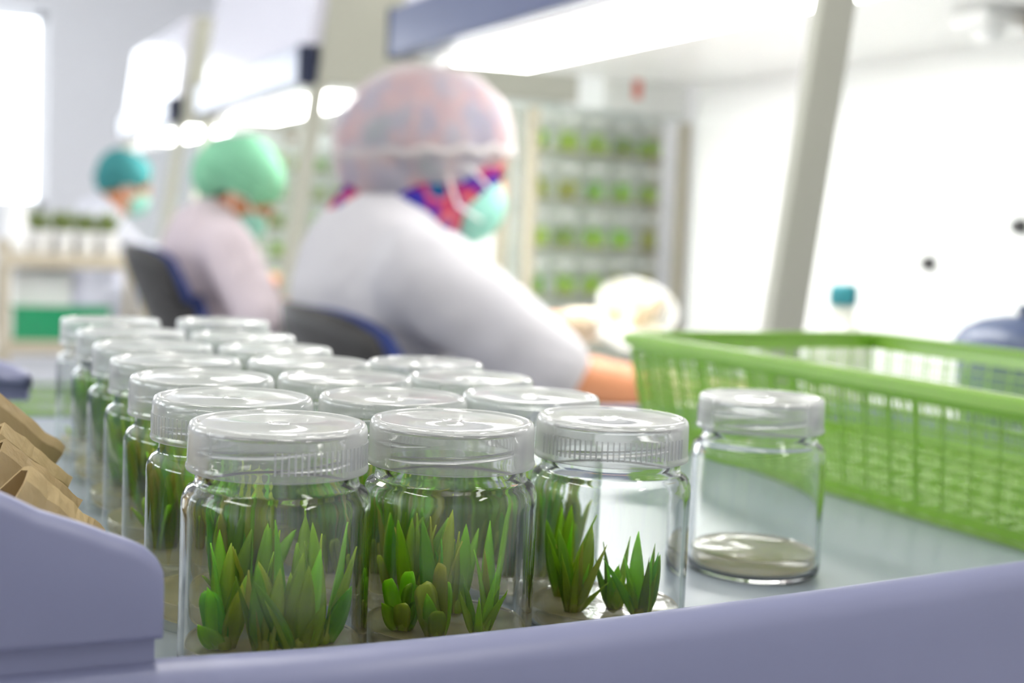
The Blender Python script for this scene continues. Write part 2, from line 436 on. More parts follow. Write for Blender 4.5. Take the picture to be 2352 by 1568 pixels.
# ---------------------------------------------------------------- the utility cart in front
def zfloor(x): return .832 - .03 * (x - .12)
front = [(-.035, .492), (-.015, .466), (.012, .455), (.04, .4525), (.074, .453), (.135, .451), (.208, .456), (.275, .465), (.37, .480), (.468, .497), (.6, .519), (.75, .541), (.845, .556), (.885, .575), (.90, .62)]
back = [(.90, 1.10), (.885, 1.15), (.84, 1.175), (.6, 1.19), (.3, 1.18), (.05, 1.155), (-.02, 1.13), (-.05, 1.08), (-.055, .9), (-.055, .7), (-.05, .55)]
def resample(P, n, closed):
    P = [Vector((*p, 0)) for p in P]
    out = []; m = len(P)
    def pt(i): return P[i % m] if closed else P[max(0, min(m - 1, i))]
    segs = m if closed else m - 1
    for i in range(segs):
        a, b, c, d = pt(i - 1), pt(i), pt(i + 1), pt(i + 2)
        for k in range(n):
            t = k / n
            out.append(.5 * ((2 * b) + (c - a) * t + (2 * a - 5 * b + 4 * c - d) * t * t + (3 * b - a - 3 * c + d) * t ** 3))
    if not closed: out.append(P[-1].copy())
    return out
def rimz(y): return .856 - .024 * max(0, min(1, (y - .6) / .45))
cart = thing('utility_cart', 'lavender blue plastic utility cart carrying the jars and the green basket', 'cart', (.42, .8, 0))
P = resample(front + back, 5, True); n = len(P)
def sweep_loop(P, prof_of):
    V, Fc = [], []; n = len(P); m = None
    for i, p in enumerate(P):
        d = (P[(i + 1) % n] - P[i - 1]).normalized(); nn = Vector((d.y, -d.x, 0))
        pr = prof_of(i, p); m = len(pr)
        for o, z in pr: V.append(Vector((p.x + nn.x * o, p.y + nn.y * o, z)))
    for i in range(n):
        for j in range(m - 1):
            a, b = i * m + j, ((i + 1) % n) * m + j; Fc.append((a, b, b + 1, a + 1))
    return V, Fc
def rimprof(i, p):
    Z, F_ = rimz(p.y), zfloor(p.x)
    return [(-.010, F_ - .003), (-.009, F_ + .001), (-.0055, Z - .006), (-.004, Z - .002), (-.001, Z - .0002), (.001, Z), (.004, Z - .0008), (.0085, Z - .004), (.011, Z - .010),
            (.0125, Z - .022), (.014, Z - .05), (.0145, Z - .10), (.013, Z - .103), (.006, Z - .10), (.003, Z - .05), (-.010, F_ - .004)]
wmesh('tray_rim', *sweep_loop(P, rimprof), MT['cart'], cart, True)
inner = []
for i, p in enumerate(P):
    d = (P[(i + 1) % n] - P[i - 1]).normalized(); inner.append(Vector((p.x - d.y * .0095, p.y + d.x * .0095, 0)))
V = [(p.x, p.y, zfloor(p.x)) for p in inner] + [(p.x, p.y, zfloor(p.x) - .004) for p in inner]
wmesh('tray_floor', V, [tuple(range(n))] + [tuple(range(2 * n - 1, n - 1, -1))] + [(i, n + i, n + (i + 1) % n, (i + 1) % n) for i in range(n)], MT['cart_floor'], cart)
# moulded push handle wrapping the left end
HP = [(.0715, .4575), (.066, .457), (.055, .4565), (.035, .456), (.010, .458), (-.03, .475), (-.052, .53), (-.058, .65), (-.058, .95), (-.052, 1.07), (-.03, 1.11), (.01, 1.125), (.04, 1.128), (.06, 1.128), (.074, 1.127), (.08, 1.126)]
HTOP = [.8865, .8935, .8985, .9065, .9185, .930, .936, .938, .938, .930, .905, .893, .886, .880, .874, .868]
HPr = resample(HP, 5, False); hn = len(HPr)
def lerp_list(L, t):
    i = min(int(t), len(L) - 2); f = t - i; f = f * f * (3 - 2 * f) if False else f
    return L[i] * (1 - f) + L[i + 1] * f
V, Fc = [], []
for i, p in enumerate(HPr):
    d = (HPr[min(i + 1, hn - 1)] - HPr[max(i - 1, 0)]).normalized(); nn = Vector((d.y, -d.x, 0)) * -1
    zt = lerp_list(HTOP, i / 5); zb = .864
    # cross-section, outer side (towards camera on the front leg) first
    sec = [(-.0085, zb), (-.0100, zb + .001), (-.0105, zb + .006), (-.0095, zt - .010), (-.0085, zt - .0065), (-.0055, zt - .0035), (-.001, zt - .0012), (.006, zt), (.009, zt - .0012), (.0105, zt - .006), (.0105, zb + .002), (.0095, zb)]
    for o, z in sec: V.append(Vector((p.x - nn.x * -o, p.y - nn.y * -o, z)))
m = 12
for i in range(hn - 1):
    for j in range(m):
        a, b = i * m + j, (i + 1) * m + j; a2, b2 = i * m + (j + 1) % m, (i + 1) * m + (j + 1) % m
        Fc.append((a, b, b2, a2))
Fc += [tuple(range(m)), tuple((hn - 1) * m + j for j in range(m - 1, -1, -1))]
# round off the two tips
hg = (V, Fc)
ho = wmesh('push_handle', *hg, MT['cart'], cart, True)
V, Fc = [], []
for i, p in enumerate(HPr[2:-2]):
    k = i + 2; d = (HPr[k + 1] - HPr[k - 1]).normalized(); nn = Vector((d.y, -d.x, 0))
    for o, z in ((-.004, .8505), (-.004, .8645), (.006, .8645), (.006, .8505)): V.append(Vector((p.x + nn.x * -o, p.y + nn.y * -o, z)))
k = len(HPr) - 4
for i in range(k - 1):
    for j in range(4): Fc.append((i * 4 + j, (i + 1) * 4 + j, (i + 1) * 4 + (j + 1) % 4, i * 4 + (j + 1) % 4))
Fc += [(0, 1, 2, 3), ((k - 1) * 4 + 3, (k - 1) * 4 + 2, (k - 1) * 4 + 1, (k - 1) * 4)]
wmesh('handle_bracket', V, Fc, MT['cart'], ho)
for x in (.0, .84):
    for y in (.55, 1.09):
        lg = wmesh('leg', *rbox(x - .025, x + .025, y - .025, y + .025, .11, .80, .008), MT['cart'], cart)
        wmesh('caster', *xf(lathe([(.0, -.014), (.04, -.014), (.05, -.008), (.05, .008), (.04, .014), (0, .014)], 20), Matrix.Translation((x, y, .05)) @ Matrix.Rotation(R(90), 4, 'X')), MT['black'], lg, True)
        wmesh('caster_fork', *rbox(x - .018, x + .018, y - .022, y + .022, .075, .112, .004), MT['steel'], lg)
wmesh('lower_shelf', *rbox(-.04, .88, .51, 1.13, .26, .30, .012), MT['cart'], cart)

# ---------------------------------------------------------------- culture jars
GLASS_P = [(0, 0), (.0275, 0), (.0290, 0), (.0325, .0006), (.0340, .0022), (.0345, .005), (.0345, .0065), (.0345, .0595), (.0345, .0615), (.0343, .0642), (.0335, .0666), (.0322, .0682), (.0308, .0690), (.0299, .0702), (.0296, .0722), (.0296, .076), (.0296, .0885), (.0296, .0893),
           (.0288, .0899), (.0276, .0895), (.0274, .088), (.0274, .086), (.0274, .0735), (.0274, .0715), (.0284, .0690), (.0302, .0672), (.0317, .0644), (.0322, .061), (.0322, .059), (.0322, .0075), (.0322, .006), (.0312, .0036), (.028, .003), (.026, .003), (0, .0034)]
LID_P = [(.0316, .0750), (.0328, .0750), (.0331, .0757), (.0330, .0768), (.0326, .0774), (.0326, .0782), (.0324, .0888), (.0324, .0898), (.0319, .0914), (.0316, .0918), (.0312, .0922), (.0304, .0924), (.0296, .0924), (.0290, .0921), (.0285, .0915), (.0276, .0914), (.0266, .0914), (.0050, .0914), (.0046, .0916), (.0036, .0917), (.0030, .0914), (.0012, .0914), (0, .0914),
         (0, .0903), (.0290, .0903), (.0300, .0903), (.0309, .0895), (.0311, .0885), (.0312, .087), (.0315, .0775), (.0315, .0765), (.0316, .0750)]
def jar_meshes(nseg, tagname, full=True):
    d = {}
    gp, lp = (GLASS_P, LID_P) if full else (GLASS_P[:19], LID_P[:23])
    d['glass'] = mesh('glass_body' + tagname, *lathe(gp, nseg, False), True); d['glass'].materials.append(MT['glass'] if full else MT['glass1'])
    d['lid'] = mesh('lid' + tagname, *lathe(lp, nseg, False), True); d['lid'].materials.append(MT['lid'] if full else MT['lid1'])
    return d
JM = jar_meshes(72, ''); JM['glass'].materials[0] = MT['glass_real']
JB = jar_meshes(56, '_back', False)
JL = jar_meshes(28, '_far', False); JL['lid'].materials[0] = MT['lid_far']; JL['glass'].materials[0] = MT['sheet']
# helical thread: double start bead around the neck
def thread_geo():
    gs = []
    for st, turns in ((0, .62), (math.pi * .95, .62)):
        path, rad = [], []
        N = 54
        for i in range(N + 1):
            t = i / N; a = st + turns * 2 * math.pi * t
            path.append((.0300 * math.cos(a), .0300 * math.sin(a), .0785 + .0070 * t)); rad.append(.0015 * min(1, 6 * t + .05, 6 * (1 - t) + .05))
        gs.append(tube(path, rad, 6))
    return merge(*gs)
me_thread = mesh('screw_thread', *thread_geo(), True); me_thread.materials.append(MT['glass_real'])
gs = []
for i in range(88):
    a = 2 * math.pi * i / 88
    if (i % 88) > 30: continue
    mtx = Matrix.Rotation(a, 4, 'Z') @ Matrix.Translation((.0325, 0, 0))
    gs.append(xf(g_box(-.0003, .00032, -.00032, .00032, .0778, .0858), mtx))
me_ridge = mesh('grip_ridges', *merge(*gs)); me_ridge.materials.append(MT['thread'])
def gel_geo(h, seed, nseg=56):
    prof = [(0, .0036), (.0295, .0036), (.0314, .0048), (.03215, .0072), (.03215, h + .0010), (.0316, h + .0003), (.030, h), (.022, h), (.012, h), (0, h)]
    V, Fc = lathe(prof, nseg, False)
    out = []
    for v in V:
        v = Vector(v)
        if v.z >= h - .0001 and math.hypot(v.x, v.y) < .0308:
            v.z += .0006 * noise.noise(Vector((v.x * 120 + seed, v.y * 120, seed)))
        out.append(v)
    return out, Fc
ME_GEL = {}
def gel_mesh(key, h):
    if key not in ME_GEL:
        ME_GEL[key] = mesh('agar_gel', *gel_geo(h, len(ME_GEL) * 3.7), True); ME_GEL[key].materials.append(MT['gel'])
    return ME_GEL[key]

def leaf_mesh(name, L, W, bend, kind, twist=0, fold=.35):
    """strap leaf grown along +Z bending to +X, lens section with a folded midrib"""
    N = 10; V, Fc = [], []
    ring = 8
    ang = 0; x = z = 0
    for i in range(N + 1):
        t = i / N
        if kind == 'point': w = W * (.62 + .38 * min(1, t / .3)) * max(0, 1 - max(0, (t - .35) / .65) ** 1.9) ** .9
        elif kind == 'narrow': w = W * (.75 + .25 * min(1, t / .2)) * max(0, 1 - t ** 1.6)
        else: w = W * (.6 + .4 * min(1, t / .35)) * (1 if t < .86 else 1 - .35 * (t - .86) / .14)
        w = max(w, W * .02)
        th = max(.00075 * (1 - .6 * t), .0002)
        ca, sa = math.cos(ang), math.sin(ang)
        tw = twist * t
        for j in range(ring):
            if j <= 4: s = -1 + j / 2; o = th * (1 - s * s)
            else: s = 1 - (j - 4) / 2; o = -th * (1 - s * s)
            yy = s * w; xx = -fold * (abs(s)) * w * -1 + o     # edges fold towards +X (inner side)
            xr = xx * math.cos(tw) - yy * math.sin(tw); yr = xx * math.sin(tw) + yy * math.cos(tw)
            jag = (random.random() - .5) * .0016 if (kind == 'cut' and i == N) else 0
            V.append((x + xr * ca, yr, z - xr * sa + jag))
        ang += bend / N; x += math.sin(ang) * L / N; z += math.cos(ang) * L / N
    for i in range(N):
        for j in range(ring):
            a, b = i * ring + j, i * ring + (j + 1) % ring; Fc.append((a, b, b + ring, a + ring))
    Fc += [tuple(range(ring - 1, -1, -1)), tuple(N * ring + j for j in range(ring))]
    me = mesh(name, V, Fc, True); return me
LEAF = {}
for key, args in {'p1': (.043, .0041, .22, 'point', .3), 'p2': (.039, .0038, -.12, 'point', -.4), 'p3': (.032, .0042, .45, 'point', .2), 'p4': (.049, .0037, .10, 'point', .5),
                  'n1': (.035, .0025, .25, 'narrow', .2), 'n2': (.031, .0025, .5, 'narrow', -.3), 'n3': (.027, .0025, .1, 'narrow', .4), 'c1': (.018, .0040, .08, 'cut', .2), 'c2': (.022, .0044, .15, 'cut', -.3), 's1': (.012, .0034, .7, 'point', 0)}.items():
    for mk in ('leaf', 'leaf2', 'leaf3'):
        me = leaf_mesh('leaf', *args); me.materials.append(MT[mk]); LEAF[key, mk] = me
LLEN = {'p1': .043, 'p2': .039, 'p3': .032, 'p4': .049, 'n1': .035, 'n2': .031, 'n3': .027, 'c1': .018, 'c2': .022, 's1': .012}
me_crown = mesh('plantlet', *lathe([(.0008, -.003), (.0024, -.0015), (.0028, .001), (.0022, .004), (.0006, .006)], 10), True); me_crown.materials.append(MT['leaf2'])
def plantlet(parent, x, y, z, spec, rnd, face=None):
    """spec: list of (leafkey, mat, azimuth, tilt, scale)"""
    p = link('plantlet', me_crown, None, parent, (x, y, z), (0, 0, 0))
    for key, mk, az, tilt, sc in spec:
        # keep tips inside the glass
        for _ in range(12):
            reach = LLEN[key] * sc * math.sin(tilt + .12)
            tx, ty = x + math.cos(az) * reach, y + math.sin(az) * reach
            if math.hypot(tx, ty) < .0295: break
            tilt *= .8
        o = link('leaf', LEAF[key, mk], None, p, (math.cos(az) * .0012, math.sin(az) * .0012, -.001))
        o.rotation_euler = (Matrix.Rotation(az, 3, 'Z') @ Matrix.Rotation(tilt, 3, 'Y') @ Matrix.Rotation(rnd.gauss(0, .9) if face is None else face - az + rnd.uniform(-.75, .75), 3, 'Z')).to_euler()
        o.scale = (sc ** .5, sc ** .5, sc)
    return p
def rspec(rnd, n, keys, mats, tilt=(.05, .55), sc=(.7, 1.1)):
    a0 = rnd.random() * 6.28
    return [(rnd.choice(keys), rnd.choice(mats), a0 + i * 2.4 + rnd.uniform(-.4, .4), rnd.uniform(*tilt) * (.35 + .65 * i / max(1, n - 1)), rnd.uniform(*sc)) for i in range(n)]
def jar(loc, rz, label, group=None, gel=.0115, lod=0, name='culture_jar', lid_rot=0):
    t = thing(name, label, 'jar', loc, rz, group)
    S = JM if lod == 0 else (JB if lod == .5 else JL)
    link('glass_body', S['glass'], None, t)
    l = link('lid', S['lid'], None, t, (0, 0, 0), (0, 0, lid_rot))
    if lod < 1:
        link('screw_thread', me_thread, None, l)
        r = link('grip_ridges', me_ridge, None, l); r['kind'] = 'stuff'
    if gel: link('agar_gel', gel_mesh((lod, round(gel, 4), int(rz * 10) % 3 if lod < 1 else 0), gel), None, t)
    return t
camdir = lambda x, y: math.atan2(-y, -x)     # azimuth from a jar back to the camera
ORD = ['first', 'second', 'third', 'fourth', 'fifth', 'sixth', 'seventh', 'eighth']
C1 = [(.122, .506), (.120, .577), (.1205, .6485), (.121, .724), (.121, .800), (.121, .888), (.120, .979)]
C2 = [(.1945, .5195), (.193, .591), (.192, .663), (.193, .735), (.192, .808), (.190, .888), (.201, 1.008)]
C3 = [(.2735, .5365), (.2665, .608), (.2635, .680), (.264, .752)]
G = 'culture jars standing in rows on the cart'
MIX = ['leaf', 'leaf', 'leaf3', 'leaf2']
GH = .0112
def front_jar(i, col, x, y, label):
    rnd = random.Random(100 * col + i)
    a = camdir(x, y)
    jr = {(1, 0): 4.45, (2, 0): .2, (3, 0): 3.2, (1, 1): 2.57}.get((col, i), rnd.random() * 6.28)
    t = jar((x, y, zfloor(x)), 0, label, G, GH, 0 if i < 1 else .5, lid_rot=jr)
    def at(fwd, right):   # offsets towards the camera / to the right as seen from it
        return fwd * math.cos(a) - right * math.sin(a) * 1, fwd * math.sin(a) + right * math.cos(a)
    right = a + math.pi / 2; left = a - math.pi / 2
    z = GH + .0006
    if (col, i) == (1, 0):
        p = at(.010, -.017); plantlet(t, *p, z, [('c2', 'leaf3', left, .18, 1.0), ('p3', 'leaf', left, .30, .8), ('p3', 'leaf2', right, .10, .85), ('p1', 'leaf3', a + 2.6, .12, .62), ('s1', 'leaf', left + .3, .7, 1.3), ('p2', 'leaf', right, .25, .7)], rnd, a)
        p = at(.019, -.003); plantlet(t, *p, z, [('p1', 'leaf3', left, .06, .82), ('p2', 'leaf2', left, .20, .80), ('p1', 'leaf', right, .12, .78), ('c1', 'leaf2', right, .08, .75), ('n1', 'leaf3', left, .38, .9)], rnd, a)
        p = at(.008, .004); plantlet(t, *p, z, [('p4', 'leaf3', left, .10, .98), ('p1', 'leaf', right, .16, .85), ('p1', 'leaf2', left, .22, .8), ('p2', 'leaf', right, .05, .7)], rnd, a)
        p = at(.020, .009); plantlet(t, *p, z, [('p1', 'leaf3', left, .42, .75), ('p4', 'leaf', right, .16, .82), ('p1', 'leaf', right, .10, .8), ('p3', 'leaf', right, .62, .7), ('n1', 'leaf', left, .5, .7)], rnd, a)
        p = at(.004, .018); plantlet(t, *p, z, [('p4', 'leaf', right, .16, .95), ('p4', 'leaf', left, .06, .95), ('p1', 'leaf2', right, .34, .9), ('p3', 'leaf3', right, .6, .8), ('p4', 'leaf3', left, .2, .8)], rnd, a)
        p = at(-.012, -.006); plantlet(t, *p, z, rspec(rnd, 6, ['p1', 'p4', 'p2'], MIX, (.05, .4)), rnd)
        p = at(-.014, .012); plantlet(t, *p, z, rspec(rnd, 6, ['p1', 'p4', 'p2'], MIX, (.05, .4)), rnd)
        p = at(-.004, -.018); plantlet(t, *p, z, rspec(rnd, 5, ['p1', 'p2'], MIX, (.05, .3), (.7, 1)), rnd)
    elif (col, i) == (2, 0):
        p = at(.012, -.016); plantlet(t, *p, z, [('c2', 'leaf', left, .15, .95), ('c2', 'leaf3', right, .10, .85), ('c2', 'leaf', a + 2, .12, 1.05), ('s1', 'leaf', left, .9, 1.2), ('c1', 'leaf2', a, .25, .7), ('s1', 'leaf3', right, .5, 1.2)], rnd, a)
        p = at(.020, -.003); plantlet(t, *p, z, [('c1', 'leaf2', left, .2, 1.2), ('c2', 'leaf', right, .16, 1.0), ('c2', 'leaf2', right, .08, 1.3), ('p3', 'leaf', left, .05, .6), ('c1', 'leaf', a, .3, .7)], rnd, a)
        p = at(.018, .013); plantlet(t, *p, z, [('n1', 'leaf3', left, .16, .75), ('n2', 'leaf', left, .5, .7), ('n1', 'leaf', right, .2, .8), ('n2', 'leaf', right, .62, .75), ('n3', 'leaf3', right, .3, .8), ('n3', 'leaf', a, .4, .7)], rnd, a)
        for f, r_ in ((-.010, -.014), (-.014, .004), (-.006, .018), (-.016, -.008), (-.002, -.004)):
            p = at(f, r_); plantlet(t, *p, z, rspec(rnd, 6, ['p1', 'p4', 'n1'], MIX, (.03, .3), (.8, 1.1)), rnd)
    elif (col, i) == (3, 0):
        p = at(.015, -.013); plantlet(t, *p, z, [('n1', 'leaf', left, .32, 1.0), ('p2', 'leaf3', left, .14, .9), ('n1', 'leaf2', right, .04, .9), ('p2', 'leaf', right, .18, .95), ('n1', 'leaf2', right, .40, .95), ('n2', 'leaf3', left, .5, .9), ('n3', 'leaf', right, .75, .7), ('n1', 'leaf', a, .12, .8)] + rspec(rnd, 5, ['n1', 'n2', 'n3'], MIX, (.1, .6), (.7, 1.0)), rnd, a)
        p = at(.006, .004); plantlet(t, *p, z, [('n2', 'leaf3', left, .45, .8), ('n1', 'leaf3', left, .05, .85), ('n1', 'leaf', right, .10, .95), ('n3', 'leaf', right, .4, .9), ('p3', 'leaf', a, .1, .7)] + rspec(rnd, 4, ['n1', 'n2', 'n3'], MIX, (.1, .6), (.6, .9)), rnd, a)
        p = at(.017, .015); plantlet(t, *p, z, [('n1', 'leaf3', left, .50, .85), ('p2', 'leaf', left, .04, .92), ('n1', 'leaf', right, .12, .95), ('n1', 'leaf3', right, .34, .85), ('n2', 'leaf', right, .55, .7), ('p2', 'leaf3', right, .22, .7), ('n3', 'leaf', left, .25, 1)] + rspec(rnd, 5, ['n1', 'n2', 'n3'], MIX, (.1, .6), (.6, .9)), rnd, a)
        p = at(-.008, -.019); plantlet(t, *p, z, rspec(rnd, 6, ['n1', 'p2', 'p1'], MIX, (.04, .3), (.85, 1.1)), rnd)
    else:
        for k in range(9):
            r_ = .005 + .019 * rnd.random(); an = k * .7 * 3 + rnd.random() * .5
            plantlet(t, r_ * math.cos(an), r_ * math.sin(an), z, rspec(rnd, 5, ['p1', 'p2', 'p4', 'p4'], ['leaf', 'leaf3', 'leaf3', 'leaf2'], (.04, .35), (.8, 1.15)) + rspec(rnd, 2, ['c2', 'p3', 's1'], ['leaf', 'leaf2'], (.3, .6), (.8, 1.1)), rnd)
    return t
ROWN = ['left-hand', 'middle', 'right-hand']
for col, Cx in ((1, C1), (2, C2), (3, C3)):
    for i, (x, y) in enumerate(Cx):
        if (col, i) == (1, 0): lab = 'glass culture jar with tall broad green leaves, front left corner jar'
        elif (col, i) == (2, 0): lab = 'glass culture jar with short cut leaf stubs, front jar of the middle file'
        elif (col, i) == (3, 0): lab = 'glass culture jar with two spiky green tufts, front jar of the right-hand file'
        else: lab = 'lidded culture jar of plantlets, %s from the front in the %s file on the cart' % (ORD[i], ROWN[col - 1])
        front_jar(i, col, x, y, lab)
# the jar standing by itself, with gel only
ej = jar((.405, .626, zfloor(.405)), 0, 'culture jar holding only pale gel, standing alone beside the green basket', G, .0118, 0, lid_rot=.4)

# ---------------------------------------------------------------- lime basket on the cart
def lime_basket(loc, rz, LX, LY, HZ, label, taper=.014, pitch=.0052):
    t = thing('mesh_basket', label, 'basket', loc, rz)
    def pt(s, w, f, o=0):
        """s side 0..3, w 0..1 along, f 0..1 height, o outward"""
        ins = taper * (1 - f); hx, hy = LX / 2 - ins + o, LY / 2 - ins + o
        c = [(-hx, -hy), (hx, -hy), (hx, hy), (-hx, hy)]
        a, b = c[s], c[(s + 1) % 4]
        return Vector((a[0] + (b[0] - a[0]) * w, a[1] + (b[1] - a[1]) * w, .004 + (HZ - .004) * f))
    def bar(s, w0, w1, f0, f1, th=.0012, o0=0):
        vs = [pt(s, w, f, o) for o in (o0 - th, o0) for w, f in ((w0, f0), (w1, f0), (w1, f1), (w0, f1))]
        return vs, [(3, 2, 1, 0), (4, 5, 6, 7), (0, 1, 5, 4), (1, 2, 6, 5), (2, 3, 7, 6), (3, 0, 4, 7)]
    rows = 8; f_lo, f_hi = .08, .84
    for s in range(4):
        L = LX if s % 2 == 0 else LY
        link('lower_wall', mesh('lower_wall', *bar(s, 0, 1, 0, f_lo)), MT['lime'], t)
        link('upper_wall', mesh('upper_wall', *bar(s, 0, 1, f_hi, 1.0)), MT['lime'], t)
        fr = (f_hi - f_lo) / rows
        for k in range(1, rows):
            fm = f_lo + fr * k
            link('horizontal_band', mesh('horizontal_band', *bar(s, 0, 1, fm - .012, fm + .012, .0012, .0002)), MT['lime'], t)
        nr = max(4, int(round(L / .0245)))
        for k in range(nr + 1):
            w = k / nr; hw = .0013 / L
            link('vertical_rib', mesh('vertical_rib', *bar(s, max(0, w - hw), min(1, w + hw), f_lo, f_hi, .0018, .0008)), MT['lime'], t)
        ns = int(L / pitch); gsl = []
        for k in range(ns):
            w = (k + .5) / ns; hw = .00052 / L
            gsl.append(bar(s, w - hw, w + hw, f_lo, f_hi, .0008, -.0002))
        link('slats', mesh('slats', *merge(*gsl)), MT['lime'], t)['kind'] = 'stuff'
    # rolled rim
    def ring(o, z):
        hx, hy, r = LX / 2 + o, LY / 2 + o, .022
        out = []
        for cx, cy, a0 in ((hx - r, hy - r, 0), (-hx + r, hy - r, 90), (-hx + r, -hy + r, 180), (hx - r, -hy + r, 270)):
            for k in range(7):
                a = R(a0 + 15 * k); out.append((cx + r * math.cos(a), cy + r * math.sin(a), z))
        return out
    prof = [(-.002, HZ - .004), (-.002, HZ), (-.0005, HZ + .0015), (.006, HZ + .0015), (.0085, HZ), (.009, HZ - .008), (.0075, HZ - .009), (.007, HZ - .002), (.0, HZ - .004)]
    V, Fc = [], []; nn = 28
    for o, z in prof: V += ring(o, z)
    for j in range(len(prof)):
        for i in range(nn):
            k = (i + 1) % nn; j2 = (j + 1) % len(prof); Fc.append((j * nn + i, j * nn + k, j2 * nn + k, j2 * nn + i))
    link('rim', mesh('rim', V, Fc, False), MT['lime'], t)
    # slotted base
    gsb = [g_box(-LX / 2 + taper, LX / 2 - taper, y - .0035, y + .0035, .001, .004) for y in [(-LY / 2 + taper) + (LY - 2 * taper) * k / 22 for k in range(23)]]
    gsb += [g_box(x - .003, x + .003, -LY / 2 + taper, LY / 2 - taper, .0, .0035) for x in [(-LX / 2 + taper) + (LX - 2 * taper) * k / 10 for k in range(11)]]
    link('slotted_base', mesh('slotted_base', *merge(*gsb)), MT['lime'], t)
    return t
lime_basket((.720, .862, .8165), R(4.5), .272, .475, .0925, 'lime green slotted plastic basket standing on the cart')

# ---------------------------------------------------------------- brown paper sleeves by the handle
def m_paper():
    k = NT('kraft_paper')
    c = k.mixc(k.noise(k.coord('Object', (1, 1, 1)), 60, 5), lin((196, 170, 118)), lin((222, 202, 154)))
    oi = k.n('ShaderNodeObjectInfo').outputs['Random']
    c = k.mixc(k.math('MULTIPLY', oi, .45), c, lin((150, 122, 78)))
    b = k.bump(k.noise(k.coord('Object', (1, 1, .4)), 110, 5), .7, .003)
    d = k.mix(.3, k.bsdf('ShaderNodeBsdfDiffuse', c, None, b), k.bsdf('ShaderNodeBsdfTranslucent', c))
    return k.done(k.mix(.05, d, k.bsdf('ShaderNodeBsdfGlossy', (1, 1, 1), .4, b)))
MT['paper'] = m_paper()
def paper_sleeve(a, b, wdir, depth, width, label, seed):
    """folded paper tube: ridge from a to b, sides falling along wdir and depth"""
    a, b, wd, dp = Vector(a), Vector(b), Vector(wdir).normalized(), Vector(depth)
    ax = (b - a)
    rnd = random.Random(seed); N = 14
    # section: sharp fold at the ridge, belly, back
    sec = [(0, 0), (.06, -.20), (.30, -.44), (.65, -.52), (1.0, -.26), (1.06, .1), (.8, .46), (.4, .46), (.08, .22)]
    V, Fc = [], []; m = len(sec)
    for layer in (1.0, .93):
        for i in range(N + 1):
            t = i / N
            for j, (s, q) in enumerate(sec):
                if layer < 1: s = .5 + (s - .5) * layer; q *= layer
                flat = 1 - .55 * max(0, (t - .7) / .3)
                jag = (rnd.random() - .5) * .05 if i == N else 0
                wob = .0012 * noise.noise(Vector((t * 5 + seed, j * 1.3, layer)))
                V.append(a + ax * (t + jag) + wd * (s * width + wob) + dp * (q * width * flat))
    n1 = (N + 1) * m
    for i in range(N):
        for j in range(m):
            k = (j + 1) % m
            Fc.append((i * m + j, i * m + k, (i + 1) * m + k, (i + 1) * m + j))
            Fc.append((n1 + i * m + j, n1 + (i + 1) * m + j, n1 + (i + 1) * m + k, n1 + i * m + k))
    for i in (0, N):
        for j in range(m):
            k = (j + 1) % m; Fc.append((i * m + j, n1 + i * m + j, n1 + i * m + k, i * m + k))
    bz = min(v.z for v in V); base = Vector(((a.x + b.x) / 2, (a.y + b.y) / 2, bz))
    o = link('paper_sleeve', mesh('paper_sleeve', [v - base for v in V], Fc, False), MT['paper'], None, base)
    tag(o, label, 'paper sleeve', 'kraft paper sleeves leaning by the cart handle'); return o
SL = [((.0375, .520, .9075), (.0635, .527, .8825), 'kraft paper sleeve with its dark open end showing, nearest of the leaning stack'),
      ((.0312, .560, .9112), (.0607, .570, .8845), 'second kraft paper sleeve from the camera, leaning on the nearest one'),
      ((.0332, .606, .9105), (.0615, .620, .8845), 'third kraft paper sleeve from the camera in the leaning stack'),
      ((.0335, .672, .9150), (.0645, .688, .8865), 'farthest kraft paper sleeve, rising highest at the back of the leaning stack')]
for i, (a, b, lab) in enumerate(SL):
    a, b = Vector(a), Vector(b)
    paper_sleeve(a, b, (-.62, 0, -.78), (0, .62, .12), .050, lab, i * 5 + 2)

# ---------------------------------------------------------------- people
def m_cloth(name, rgb, var=.05, see=0.0, tl=.15, scale=9):
    k = NT(name); c = lin(rgb)
    n1 = k.noise(k.coord(), scale, 4)
    col = k.mixc(n1, tuple(x * (1 - var) for x in c), tuple(min(1, x * (1 + var)) for x in c))
    b = k.bump(k.noise(k.coord(), scale * 1.5, 3), .5, .02)
    d = k.mix(tl, k.bsdf('ShaderNodeBsdfDiffuse', col, None, b), k.bsdf('ShaderNodeBsdfTranslucent', col))
    if see: d = k.mix(see, d, k.bsdf('ShaderNodeBsdfTransparent', (1, 1, 1)))
    return k.done(d)
MT['coat1'] = m_cloth('white_lab_coat', (198, 197, 201))
MT['coat2'] = m_cloth('pinkish_white_coat', (212, 200, 206))
MT['coat3'] = m_cloth('bluish_white_coat', (222, 224, 236))
MT['trousers'] = m_cloth('dark_trousers', (52, 50, 66))
MT['shoe'] = plain('black_shoe', (40, 38, 40), .5)
MT['mask'] = m_cloth('mint_mask', (164, 224, 208), .04, 0, .3)
MT['cap_sheer'] = m_cloth('sheer_white_cap', (222, 219, 217), .08, .30, .45, 14)
MT['cap_mint'] = m_cloth('mint_cap', (152, 216, 180), .10, .08, .3)
MT['cap_teal'] = m_cloth('teal_cap', (84, 160, 162), .12, .08, .3)
MT['skin'] = plain('skin', (196, 132, 92), .5, var=.06, nscale=10)
MT['glove'] = translucent_mat('latex_glove', (238, 222, 190), .12, .3, .04, .35)
MT['eye'] = plain('eye', (40, 30, 26), .2)
MT['hair'] = plain('dark_hair', (40, 30, 26), .5)
